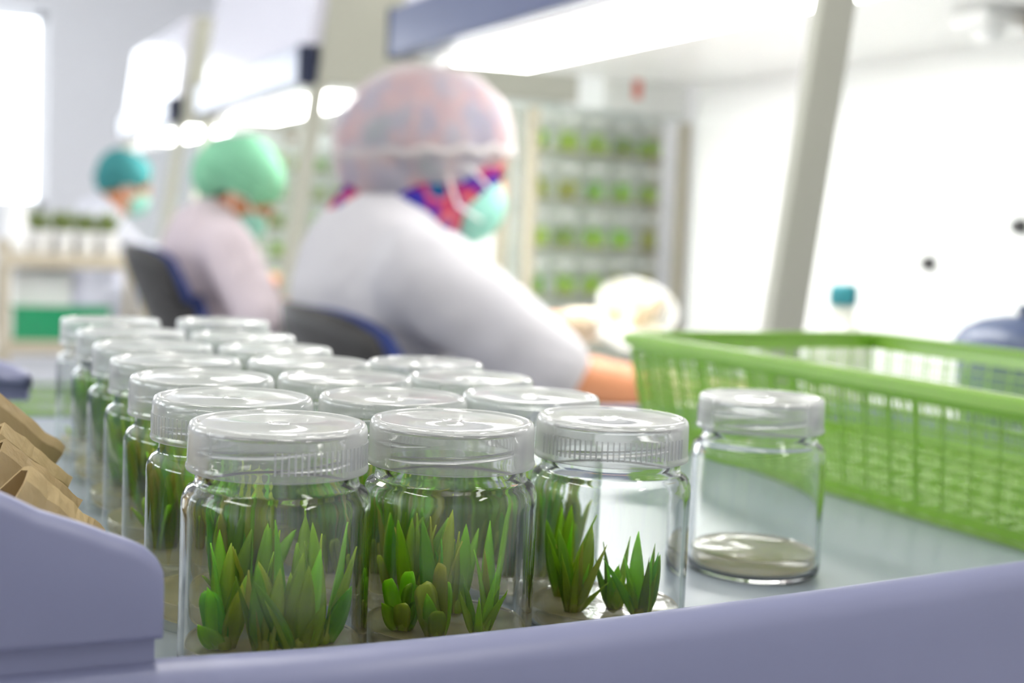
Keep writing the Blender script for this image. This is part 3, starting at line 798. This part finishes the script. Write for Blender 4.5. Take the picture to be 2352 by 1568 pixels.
def m_scarf():
    k = NT('patterned_scarf')
    v = k.coord('Object', (1, 1, .7))
    nz = k.noise(v, 17, 2, .6)
    c = k.ramp(nz, [(0, lin((24, 60, 130))), (.36, lin((44, 46, 136))), (.43, lin((80, 54, 140))), (.455, lin((150, 38, 84))), (.50, lin((172, 70, 92))), (.54, lin((196, 108, 104))), (.575, lin((104, 64, 130))), (.61, lin((44, 60, 140))), (.70, lin((0, 104, 112)))])
    b = k.bump(k.noise(v, 20, 2), .4, .01)
    return k.done(k.bsdf('ShaderNodeBsdfDiffuse', c, None, b))
MT['scarf'] = m_scarf()
def hand_prims(w, fwd, nrm, s=1.0, curl=.5, grow=0.0, spread=.06, thumb_side=1):
    """wrist w, pointing fwd, palm facing nrm; five fingers"""
    w, f, nn = Vector(w), Vector(fwd).normalized(), Vector(nrm); nn = (nn - f * nn.dot(f)).normalized(); sd = f.cross(nn)
    pr = [capsule(w, .026 * s + grow, w + f * .03 * s, .027 * s + grow)]
    for k in (-1, -.33, .33, 1):
        pr.append(capsule(w + f * .02 * s + sd * .014 * k * s, .014 * s + grow, w + f * .085 * s + sd * .027 * k * s, .0115 * s + grow))
    for k, L in ((-1, .058), (-.33, .070), (.33, .074), (1, .066)):
        p = w + f * .085 * s + sd * .027 * k * s; d = (f + sd * spread * k).normalized(); ang = 0
        for seg, r_ in ((.45, .0095), (.30, .0088), (.25, .008)):
            ang += curl * (.5 if seg == .45 else .8)
            dd = d * math.cos(ang) + nn * math.sin(ang); q = p + dd * L * seg * s
            pr.append(capsule(p, r_ * s + grow, q, r_ * .94 * s + grow)); p = q
    ts = sd * thumb_side
    p = w + f * .025 * s + ts * .018 * s
    for L, dd, r_ in ((.034, f * .7 + ts * .7 + nn * .25, .013), (.03, f * .85 + ts * .25 + nn * .45, .011), (.024, f * .9 - ts * .05 + nn * .5, .0095)):
        q = p + dd.normalized() * L * s; pr.append(capsule(p, r_ * s + grow, q, r_ * .92 * s + grow)); p = q
    return pr
def person(label, J, mats, hijab=False, sleeve=1.0, cap=(.145, .118, .105), voxel=.011, curl=(.5, .5)):
    V3 = Vector
    pel, neck, head = V3(J['pelvis']), V3(J['neck']), V3(J['head'])
    t = thing('person', label, 'person', (pel.x, pel.y, 0))
    fyaw, fpit = J['face']
    hf = V3((math.cos(fyaw) * math.cos(fpit), math.sin(fyaw) * math.cos(fpit), math.sin(fpit)))
    hs = V3((-math.sin(fyaw), math.cos(fyaw), 0)); hu = hf.cross(hs)
    if hu.z < 0: hu = -hu
    HF = (hf, hs, hu)
    chest = neck * .62 + pel * .38 + V3((-.03, 0, 0)); waist = neck * .25 + pel * .75 + V3((-.02, 0, 0))
    side = V3((0, 1, 0))
    ax = (neck - pel).normalized(); fwd = side.cross(ax); 
    if fwd.x < 0: fwd = -fwd
    TF = (fwd, side, ax)
    shR, shL = V3(J['shR']), V3(J['shL']); arms = {}
    body = [ellipsoid(head + hu * .012, (.098, .078, .112), HF), ellipsoid(head + hf * .035 - hu * .06, (.058, .055, .058), HF),
            capsule(head - hu * .05 - hf * .02, .055, neck - V3((0, 0, .03)), .06),
            capsule(head + hf * .093 + hu * .012, .010, head + hf * .108 - hu * .022, .014),              # nose
            capsule(head + hf * .088 - hu * .052 - hs * .018, .008, head + hf * .088 - hu * .052 + hs * .018, .008),   # lips
            capsule(head + hf * .086 + hu * .034 - hs * .035, .010, head + hf * .086 + hu * .034 + hs * .035, .010)]   # brow
    for s in (-1, 1): body.append(ellipsoid(head + hs * .078 * s - hf * .005 - hu * .005, (.018, .010, .03), HF))
    body += [ellipsoid(chest, (.105, .155, .17), TF), ellipsoid(waist, (.10, .14, .15), TF), ellipsoid(pel, (.125, .165, .11), TF), capsule(shR, .05, shL, .05)]
    for sfx, sh in (('R', shR), ('L', shL)):
        el, wr = V3(J['el' + sfx]), V3(J['wr' + sfx])
        body += [capsule(sh, .05, el, .04), capsule(el, .041, wr, .027)] + hand_prims(wr, wr - el, J['palm' + sfx], 1, curl[0 if sfx == 'R' else 1], 0, .06, -1 if sfx == 'R' else 1)
        hip = pel + side * (-.095 if sfx == 'R' else .095) + V3((.02, 0, -.02)); kn = V3(J['kn' + sfx]); an = V3(J['an' + sfx])
        body += [capsule(hip, .085, kn, .058), capsule(kn, .056, an, .036), capsule(an - V3((.03, 0, .03)), .034, an + V3((.13, 0, -.045)), .026)]
        arms[sfx] = (sh, el, wr, hip, kn, an)
    b = blob('body', body, MT['skin'], t, voxel, 4)
    for s in (-1, 1):
        wmesh('eye', *ellipsoid(head + hf * .0905 + hs * .033 * s + hu * .010, (.008, .013, .008), HF, 12, 8), MT['eye'], b, True)
    # coat
    coat = [ellipsoid(chest, (.132, .185, .19), TF), ellipsoid(waist + fwd * .01, (.128, .172, .17), TF), ellipsoid(pel + V3((.02, 0, .01)), (.158, .195, .135), TF),
            capsule(shR, .068, shL, .068), capsule(neck - ax * .06, .082, neck - ax * .012, .066)]
    for sfx in 'RL':
        sh, el, wr, hip, kn, an = arms[sfx]; e = sh.lerp(el, min(1, sleeve))
        coat += [capsule(sh, .073, e, .064)]
        if sleeve > 1: coat.append(capsule(el, .062, el.lerp(wr, sleeve - 1), .052))
        coat.append(capsule(hip + V3((0, 0, .02)), .105, hip.lerp(kn, .6) + V3((0, 0, .01)), .090))
    co = blob('lab_coat', coat, mats['coat'], t, .0115, 8, .011)
    wmesh('collar', *tube([neck + fwd * .066 * math.cos(a) + side * .070 * math.sin(a) - ax * (.02 + .012 * math.cos(a)) for a in [2 * math.pi * k / 24 for k in range(25)]], .013, 8), mats['coat'], co, True)
    for sfx in 'RL':
        sh, el, wr, hip, kn, an = arms[sfx]
        blob('trouser_leg', [capsule(hip.lerp(kn, .3), .092, kn, .068), capsule(kn, .068, an + V3((0, 0, .05)), .052)], MT['trousers'], t, .014, 4)
        blob('shoe', [capsule(an - V3((.03, 0, .035)), .040, an + V3((.14, 0, -.05)), .032)], MT['shoe'], t, .012, 3)
        if mats.get('glove'):
            f = (wr - el).normalized()
            blob('glove', hand_prims(wr, f, J['palm' + sfx], 1, curl[0 if sfx == 'R' else 1], .0022, .06, -1 if sfx == 'R' else 1) + [capsule(wr - f * .035, .033, wr, .031)], mats['glove'], t, .007, 2)
    tilt = J.get('cap_tilt', .30)
    cf = hf * math.cos(tilt) + hu * math.sin(tilt); cu = hu * math.cos(tilt) - hf * math.sin(tilt); CF = (cf, hs, cu)
    cc = head + V3(J.get('cap_off', (0, 0, .0))) + hu * .045 - hf * .030
    # headwear
    if hijab:
        blob('head_scarf', [ellipsoid(head - hf * .012 + hu * .012, (.112, .094, .122), HF), capsule(head - hu * .06 - hf * .015, .083, neck + fwd * .02 - ax * .0, .086),
                            ellipsoid(cc, tuple(v * .93 for v in cap), CF), ellipsoid(cc - cf * cap[0] * .45 - cu * .035, (cap[0] * .50, cap[1] * .74, cap[2] * .68), CF),
                            capsule(neck + fwd * .06 - ax * .04, .055, neck - fwd * .05 - ax * .02, .06)], MT['scarf'], t, .009, 5)
    else:
        blob('hair', [ellipsoid(head - hf * .018 + hu * .022, (.092, .084, .104), HF)], MT['hair'], t, .012, 2)
    cap_p = [ellipsoid(cc, cap, CF), ellipsoid(cc - cf * cap[0] * .45 - cu * .035, (cap[0] * .55, cap[1] * .8, cap[2] * .75), CF)]
    ca = blob('cap', cap_p, mats['cap'], t, .009, 4, .012)
    # puckered elastic round the edge of the cap
    ring = []
    for k in range(61):
        a = 2 * math.pi * k / 60
        ring.append(cc + cf * (cap[0] * .96 * math.cos(a)) + hs * (cap[1] * .96 * math.sin(a)) - cu * (.030 + .004 * math.sin(a * 15)))
    wmesh('elastic', *tube(ring, .007, 6, False), mats['cap'], ca, True)
    mk = blob('face_mask', [ellipsoid(head + hf * .060 - hu * .048, (.060, .066, .062), HF)], MT['mask'], t, .008, 3)
    for s in (-1, 1):
        wmesh('ear_loop', *tube([head + hf * .07 + hs * .060 * s - hu * .02, head + hf * .02 + hs * .092 * s + hu * .0, head - hf * .02 + hs * .097 * s - hu * .01, head + hf * .02 + hs * .085 * s - hu * .06, head + hf * .07 + hs * .058 * s - hu * .07], .0025, 6), MT['white'], mk, True)
    return t
person('worker in white lab coat, sheer cap over pink and blue scarf, at the nearest hood',
       dict(pelvis=(.70, 2.10, .60), neck=(.680, 2.11, 1.012), head=(.752, 2.105, 1.085), face=(R(-4), R(-14)), cap_tilt=.32, cap_off=(-.010, 0, -.006),
            shR=(.665, 1.925, .925), shL=(.665, 2.295, .925), elR=(.842, 1.835, .785), elL=(.90, 2.33, .80), wrR=(1.02, 1.79, .762), wrL=(1.02, 2.10, .835),
            palmR=(0, .6, .2), palmL=(.2, -.6, .5), knR=(1.06, 1.99, .60), knL=(1.06, 2.21, .60), anR=(1.0, 1.99, .085), anL=(1.0, 2.21, .085)),
       dict(coat=MT['coat1'], cap=MT['cap_sheer'], glove=MT['glove']), True, .93)
person('worker in a pinkish white coat and puffy mint cap, seated at the middle hood',
       dict(pelvis=(.775, 3.90, .60), neck=(.755, 3.90, .985), head=(.812, 3.90, 1.045), face=(R(-10), R(-38)), cap_tilt=.15, cap_off=(0, 0, .004),
            shR=(.745, 3.72, .90), shL=(.745, 4.08, .90), elR=(.82, 3.62, .735), elL=(.86, 4.12, .78), wrR=(1.03, 3.70, .79), wrL=(1.05, 4.0, .80),
            palmR=(0, .6, .2), palmL=(.2, -.6, .5), knR=(1.08, 3.79, .60), knL=(1.08, 4.01, .60), anR=(1.0, 3.79, .085), anL=(1.0, 4.01, .085)),
       dict(coat=MT['coat2'], cap=MT['cap_mint'], glove=MT['glove']), False, .95, (.122, .112, .098), .013)
person('worker in a bluish white coat and teal cap, farthest of the three at the hoods',
       dict(pelvis=(.66, 6.12, .60), neck=(.72, 6.12, 1.0), head=(.80, 6.12, 1.085), face=(R(0), R(-22)), cap_tilt=.25,
            shR=(.70, 5.94, .91), shL=(.70, 6.30, .91), elR=(.84, 5.86, .77), elL=(.86, 6.34, .78), wrR=(1.05, 5.95, .80), wrL=(1.05, 6.2, .80),
            palmR=(0, .6, .2), palmL=(.2, -.6, .5), knR=(1.08, 6.01, .60), knL=(1.08, 6.23, .60), anR=(1.0, 6.01, .085), anL=(1.0, 6.23, .085)),
       dict(coat=MT['coat3'], cap=MT['cap_teal'], glove=MT['glove']), False, 1.4, (.118, .108, .095), .013)

# ---------------------------------------------------------------- chairs
def chair(x, y, label, lean=.20, top=.86, xb=-.20):
    t = thing('office_chair', label, 'chair', (x, y, 0))
    wmesh('seat', *rbox(x - .21, x + .23, y - .22, y + .22, .42, .48, .025, 3), MT['navy'], t, True)
    # curved, leaning backrest
    V, Fc = [], []; N, K = 12, 8
    for l in (0, 1):
        for i in range(N + 1):
            for j in range(K + 1):
                u = -1 + 2 * i / N; v = j / K
                hw = .225 * (1 - .12 * v ** 3) * (1 - .25 * (1 - v) ** 3); z = .60 + (top - .60) * v
                d = xb - lean * max(0, z - .62) + .07 * u * u
                th = .022 * (1 - abs(2 * v - 1) ** 6 * .6) * (1 - u ** 6 * .6)
                V.append((x + d + (-th if l else th), y + u * hw, z - .03 * (u ** 4) * (1 if v > .5 else -1)))
    n1 = (N + 1) * (K + 1); id_ = lambda l, i, j: l * n1 + i * (K + 1) + j
    for i in range(N):
        for j in range(K):
            Fc.append((id_(0, i, j), id_(0, i + 1, j), id_(0, i + 1, j + 1), id_(0, i, j + 1)))
            Fc.append((id_(1, i, j), id_(1, i, j + 1), id_(1, i + 1, j + 1), id_(1, i + 1, j)))
    for i in range(N):
        Fc.append((id_(0, i, 0), id_(1, i, 0), id_(1, i + 1, 0), id_(0, i + 1, 0))); Fc.append((id_(0, i, K), id_(0, i + 1, K), id_(1, i + 1, K), id_(1, i, K)))
    for j in range(K):
        Fc.append((id_(0, 0, j), id_(0, 0, j + 1), id_(1, 0, j + 1), id_(1, 0, j))); Fc.append((id_(0, N, j), id_(1, N, j), id_(1, N, j + 1), id_(0, N, j + 1)))
    bk = wmesh('backrest', V, Fc, MT['navy'], t, True)
    V2 = [(v[0] - .022, y + (v[1] - y) * .96, v[2]) for v in V]
    wmesh('back_shell', V2, Fc, MT['black'], bk, True)
    wmesh('back_bracket', *tube([(x - .05, y, .41), (x + xb - .04, y, .415), (x + xb - .075, y, .48), (x + xb - .068, y, .66)], .018, 8), MT['black'], t, True)
    wmesh('gas_post', *tube([(x, y, .10), (x, y, .42)], .025, 12), MT['black'], t, True)
    for k in range(5):
        a = 2 * math.pi * k / 5 + .3; ex, ey = x + .27 * math.cos(a), y + .27 * math.sin(a)
        lg = wmesh('leg', *tube([(x, y, .12), (x + .13 * math.cos(a), y + .13 * math.sin(a), .105), (ex, ey, .075)], [.028, .022, .016], 8), MT['black'], t, True)
        wmesh('caster', *xf(lathe([(.0, -.018), (.02, -.018), (.027, -.01), (.027, .01), (.02, .018), (0, .018)], 14), Matrix.Translation((ex, ey, .029)) @ Matrix.Rotation(a, 4, 'Z') @ Matrix.Rotation(R(90), 4, 'X')), MT['black'], lg, True)
    return t
chair(.70, 2.08, 'navy and black office chair under the worker in the patterned scarf', .42, .865, -.06)
chair(.79, 3.88, 'navy and black office chair behind the worker in the mint cap', .42, .90, -.14)
chair(.66, 6.12, 'navy and black office chair under the farthest worker', .3, .84, -.18)

# ---------------------------------------------------------------- jar racks between the hoods
me_clump = None
def clump_mesh(seed):
    rnd = random.Random(seed); gs = []
    for k in range(26):
        key = rnd.choice(['p1', 'p2', 'p4', 'p4']); me = LEAF[key, 'leaf']
        a = rnd.random() * 6.28; r_ = .003 + .02 * rnd.random(); sc = rnd.uniform(.8, 1.15)
        mtx = Matrix.Translation((r_ * math.cos(a), r_ * math.sin(a), .011)) @ Matrix.Rotation(rnd.random() * 6.28, 4, 'Z') @ Matrix.Rotation(rnd.uniform(0, .2), 4, 'Y') @ Matrix.Diagonal((1.3, 1.3, sc, 1))
        gs.append(([mtx @ v.co for v in me.vertices], [tuple(p.vertices) for p in me.polygons]))
    return mesh('plantlets', *merge(*gs), True)
CL = []
for s, mk in ((1, 'leaf'), (2, 'leaf2'), (3, 'leaf'), (4, 'leaf2'), (5, 'leaf3')):
    me = clump_mesh(s); me.materials.append(MT[mk]); CL.append(me)
def far_jar(loc, rz, label, group, k):
    t = jar(loc, rz, label, group, .012, 1)
    link('plantlets', CL[k % len(CL)], None, t)
    return t
def rack(loc, rz, ncol, nrow, pitch, z0, dz, label, ref, depth=.10):
    W_ = ncol * pitch + .03
    t = thing('jar_rack', label, 'rack', loc, rz)
    top = z0 + dz * (nrow - 1) + .10
    for x in (-.012, W_):
        for y in (-.05, .05):
            link('upright', mesh('upright', *rbox(x, x + .022, y - .011, y + .011, 0, top, .002)), MT['trolley'], t)
    for r_ in range(nrow):
        z = z0 + r_ * dz
        link('shelf', mesh('shelf', *g_box(.0105, W_ - .0005, -.055, .058, z - .006, z)), MT['sheet'], t)
    link('top_shelf', mesh('top_shelf', *g_box(-.012, W_ + .022, -.062, .062, top, top + .008)), MT['sheet'], t)
    link('added_back_panel', mesh('added_back_panel', *g_box(.0105, W_ - .0005, .062, .066, .3, top - .001)), MT['white'], t)  # white sheet added behind the jars so the gaps between them look bright
    rows = ['bottom', 'second', 'third', 'fourth', 'fifth', 'sixth']
    c, s = math.cos(rz), math.sin(rz)
    for r_ in range(nrow):
        for k in range(ncol):
            lx = .015 + pitch * (k + .5) + .005
            p = (loc[0] + c * lx, loc[1] + s * lx, loc[2] + z0 + r_ * dz)
            nm = 'top' if r_ == nrow - 1 else rows[r_]
            far_jar(p, k * 1.3, 'small jar, %s from left on the %s shelf of the %s' % (ORD[k], nm, ref), 'jars on the ' + ref, (r_ * 7 + k * 3) % 5)
    return t
RK = ((1.25, 2.985, 0), R(17))
rack(*RK, 5, 6, .089, .605, .1105, 'beige rack of lidded jars seen through the nearest hood', 'rack behind the nearest hood')
rack((1.12, 5.36, 0), R(10), 5, 6, .087, .605, .1105, 'beige rack of lidded jars between the middle and farthest hoods', 'rack behind the middle hood')
# white control box with a red mark on the wall bracket above the first rack
bx = thing('control_box', 'white control box with a small red mark on top of the nearer jar rack', 'control box', (1.545, 3.072, 1.2665), R(19))
link('casing', mesh('casing', *rbox(-.10, .19, -.05, .05, 0, .13, .012, 3)), MT['white'], bx)
link('red_mark', mesh('red_mark', *rbox(-.01, .02, -.0515, -.0495, .035, .085, .0004)), plain('red_print', (224, 120, 104), .5), bx)
link('cable_gland', mesh('cable_gland', *xf(lathe([(0, 0), (.012, 0), (.012, .02), (0, .021)], 14), Matrix.Translation((.07, -.05, .1)) @ Matrix.Rotation(R(90), 4, 'X')), True), MT['black'], bx)

# ---------------------------------------------------------------- things inside the nearest hood
zw = ZW
b = thing('reagent_bottle', 'white bottle with teal screw cap inside the nearest hood', 'bottle', (1.142, 1.581, zw)); b.scale = (1.25, 1.25, 1.08)
link('bottle_body', mesh('bottle_body', *lathe([(0, 0), (.030, 0), (.034, .004), (.034, .10), (.030, .118), (.016, .132), (.0125, .138), (.0125, .155), (0, .156)], 28), True), translucent_mat('milky_bottle', (236, 236, 226), .2, .5), b)
cp = link('cap', mesh('cap', *lathe([(0, .155), (.0140, .155), (.0145, .157), (.0143, .178), (.012, .181), (0, .181)], 28, False), True), plain('teal_cap_plastic', (22, 140, 150), .35), b)
link('cap_ridges', mesh('cap_ridges', *merge(*[xf(g_box(.0143, .0149, -.0005, .0005, .158, .176), Matrix.Rotation(2 * math.pi * k / 30, 4, 'Z')) for k in range(30)])), plain('teal_cap_ridge', (22, 140, 150), .35), cp)['kind'] = 'stuff'
b = thing('storage_drum', 'dark blue plastic drum with domed lid behind the green basket', 'drum', (1.325, 1.44, zw))
mdb = plain('dark_blue_plastic', (52, 66, 100), .35)
link('drum_body', mesh('drum_body', *lathe([(0, 0), (.068, 0), (.074, .004), (.084, .115), (.080, .117), (0, .117)], 36), True), mdb, b)
dl = link('lid', mesh('lid', *lathe([(.088, .1172), (.090, .121), (.088, .132), (.078, .148), (.055, .160), (.028, .166), (0, .167), (0, .1172)], 36, False), True), mdb, b)
link('knob', mesh('knob', *lathe([(.010, .166), (.009, .171), (.014, .176), (.010, .181), (0, .182)], 20), True), mdb, dl)
# clear dish in the first worker's left hand
dmat = translucent_mat('clear_dish_plastic', (240, 243, 240), .55, .5, .10, .05)
d = link('culture_dish', None, None, None, (1.035, 1.985, .838)); d.empty_display_size = .03
d.rotation_euler = (R(38), R(-8), 0)
tag(d, 'clear round dish held up in the gloved left hand of the scarfed worker', 'dish')
link('dish_bowl', mesh('dish_bowl', *lathe([(0, 0), (.050, 0), (.056, .004), (.062, .050), (.064, .052), (.0625, .054), (.060, .050), (.054, .006), (.049, .003), (0, .003)], 44, False), True), dmat, d)
link('dish_contents', mesh('dish_contents', *lathe([(0, .0032), (.049, .0032), (.0525, .0055), (.0525, .007), (0, .0073)], 36, False), True), translucent_mat('pale_medium', (240, 236, 214), .6, .5, .04, .1), d)
# tissue wipes pack by the wrist
b = thing('wipe_pad', 'folded cream wipe lying under the first worker\'s right wrist', 'wipe', (1.0, 1.62, zw))
link('pad', mesh('pad', *rbox(-.06, .06, -.05, .05, 0, .022, .009, 3), True), m_cloth('cream_wipe', (232, 222, 196)), b)
link('top_fold', mesh('top_fold', *rbox(-.055, .03, -.046, .046, .0221, .03, .0035, 2), True), m_cloth('cream_wipe_fold', (236, 228, 206)), b)

# ---------------------------------------------------------------- shelf trolley by the window
TX0, TX1, TY0, TY1 = .255, .715, 4.90, 5.28
tr = thing('shelf_trolley', 'beige three-shelf trolley with seedling cups, left of the mint-capped worker', 'trolley', (TX0, TY0, 0))
for x in (TX0, TX1 - .025):
    for y in (TY0, TY1 - .025):
        u_ = wmesh('upright', *rbox(x, x + .025, y, y + .025, .075, .87, .003), MT['trolley'], tr)
        wmesh('caster', *xf(lathe([(.0, -.012), (.03, -.012), (.037, -.006), (.037, .006), (.03, .012), (0, .012)], 16), Matrix.Translation((x + .0125, y + .0125, .0375)) @ Matrix.Rotation(R(90), 4, 'X')), MT['black'], u_, True)
for z in (.25, .545, .83):
    wmesh('shelf', *rbox(TX0 + .002, TX1 - .002, TY0 + .002, TY1 - .002, z - .045, z, .004), MT['trolley'], tr)
# white cups of seedlings on the top shelf
me_cup = mesh('cup', *lathe([(0, 0), (.026, 0), (.028, .002), (.034, .062), (.0355, .064), (.034, .066), (.032, .063), (.0265, .004), (0, .004)], 24, False), True); me_cup.materials.append(MT['white'])
me_soil = mesh('growing_medium', *lathe([(0, .052), (.028, .052), (.0305, .056), (0, .058)], 20, False), True); me_soil.materials.append(plain('dark_medium', (84, 78, 52), .9, nscale=200, var=.4))
def seed_mesh(seed):
    rnd = random.Random(seed); gs = []
    for k in range(18):
        key = rnd.choice(['p1', 'p2', 'p3', 'n1']); me = LEAF[key, 'leaf']
        a = rnd.random() * 6.28; r_ = .022 * rnd.random(); 
        mtx = Matrix.Translation((r_ * math.cos(a), r_ * math.sin(a), .055)) @ Matrix.Scale(1.45, 4) @ Matrix.Rotation(a + rnd.uniform(-.6, .6), 4, 'Z') @ Matrix.Rotation(rnd.uniform(.05, .5), 4, 'Y') @ Matrix.Diagonal((1.5, 1.5, rnd.uniform(.8, 1.4), 1))
        gs.append(([mtx @ v.co for v in me.vertices], [tuple(p.vertices) for p in me.polygons]))
    me = mesh('seedlings', *merge(*gs), True); me.materials.append(plain('seedling_olive_%d' % seed, (112, 128, 62), .6, var=.25, nscale=60)); return me
SEED = [seed_mesh(k) for k in (11, 12, 13)]
for r_ in range(3):
    for k in range(4):
        x, y = TX0 + .125 + .072 * k, TY0 + .06 + .085 * r_
        t = thing('seedling_cup', 'white cup of olive seedlings, %s from left in the %s row on the trolley' % (ORD[k], ['front', 'middle', 'back'][r_]), 'cup', (x, y, .83), k + r_ * 2, 'seedling cups on the trolley'); t.scale = (1.0, 1.0, 1.18)
        link('cup', me_cup, None, t); link('growing_medium', me_soil, None, t); link('seedlings', SEED[(k + r_) % 3], None, t)
t = thing('white_canister', 'tall white canister with round lid at the left end of the trolley top', 'canister', (TX0 + .042, TY0 + .042, .83))
link('canister_body', mesh('canister_body', *lathe([(0, 0), (.032, 0), (.034, .003), (.034, .135), (0, .136)], 24), True), MT['white'], t)
link('lid', mesh('lid', *lathe([(.0355, .1362), (.0362, .139), (.0358, .153), (.032, .157), (0, .158), (0, .1362)], 24, False), True), MT['white'], t)
t = thing('storage_box', 'plain white lidded box on the middle shelf of the trolley', 'box', (TX0 + .13, TY0 + .2, .545))
link('box_body', mesh('box_body', *rbox(-.095, .095, -.12, .12, 0, .20, .008)), MT['white'], t)
link('lid', mesh('lid', *rbox(-.10, .10, -.125, .125, .2002, .225, .006)), MT['white'], t)
t = thing('green_crate', 'translucent sea-green plastic crate in front of the white box on the trolley', 'crate', (TX0 + .19, TY0 + .045, .545))
mg = translucent_mat('sea_green_plastic', (60, 196, 140), .25, .5)
link('base', mesh('base', *rbox(-.15, .15, -.032, .032, 0, .005, .001)), mg, t)
for nm, g in (('long_side', rbox(-.15, .15, -.035, -.032, .0, .11, .001)), ('long_side', rbox(-.15, .15, .032, .035, .0, .11, .001)), ('short_side', rbox(-.153, -.15, -.035, .035, 0, .11, .001)), ('short_side', rbox(.15, .153, -.035, .035, 0, .11, .001))):
    link(nm, mesh(nm, *g), mg, t)
link('rim', mesh('rim', *merge(rbox(-.16, .16, -.042, -.0352, .104, .112, .001), rbox(-.16, .16, .0352, .042, .104, .112, .001), rbox(-.16, -.1532, -.042, .042, .104, .112, .001), rbox(.1532, .16, -.042, .042, .104, .112, .001))), mg, t)
lime_basket((TX0 + .17, TY0 + .19, .2505), 0, .26, .30, .11, 'lime green basket on the bottom shelf of the trolley', pitch=.012)
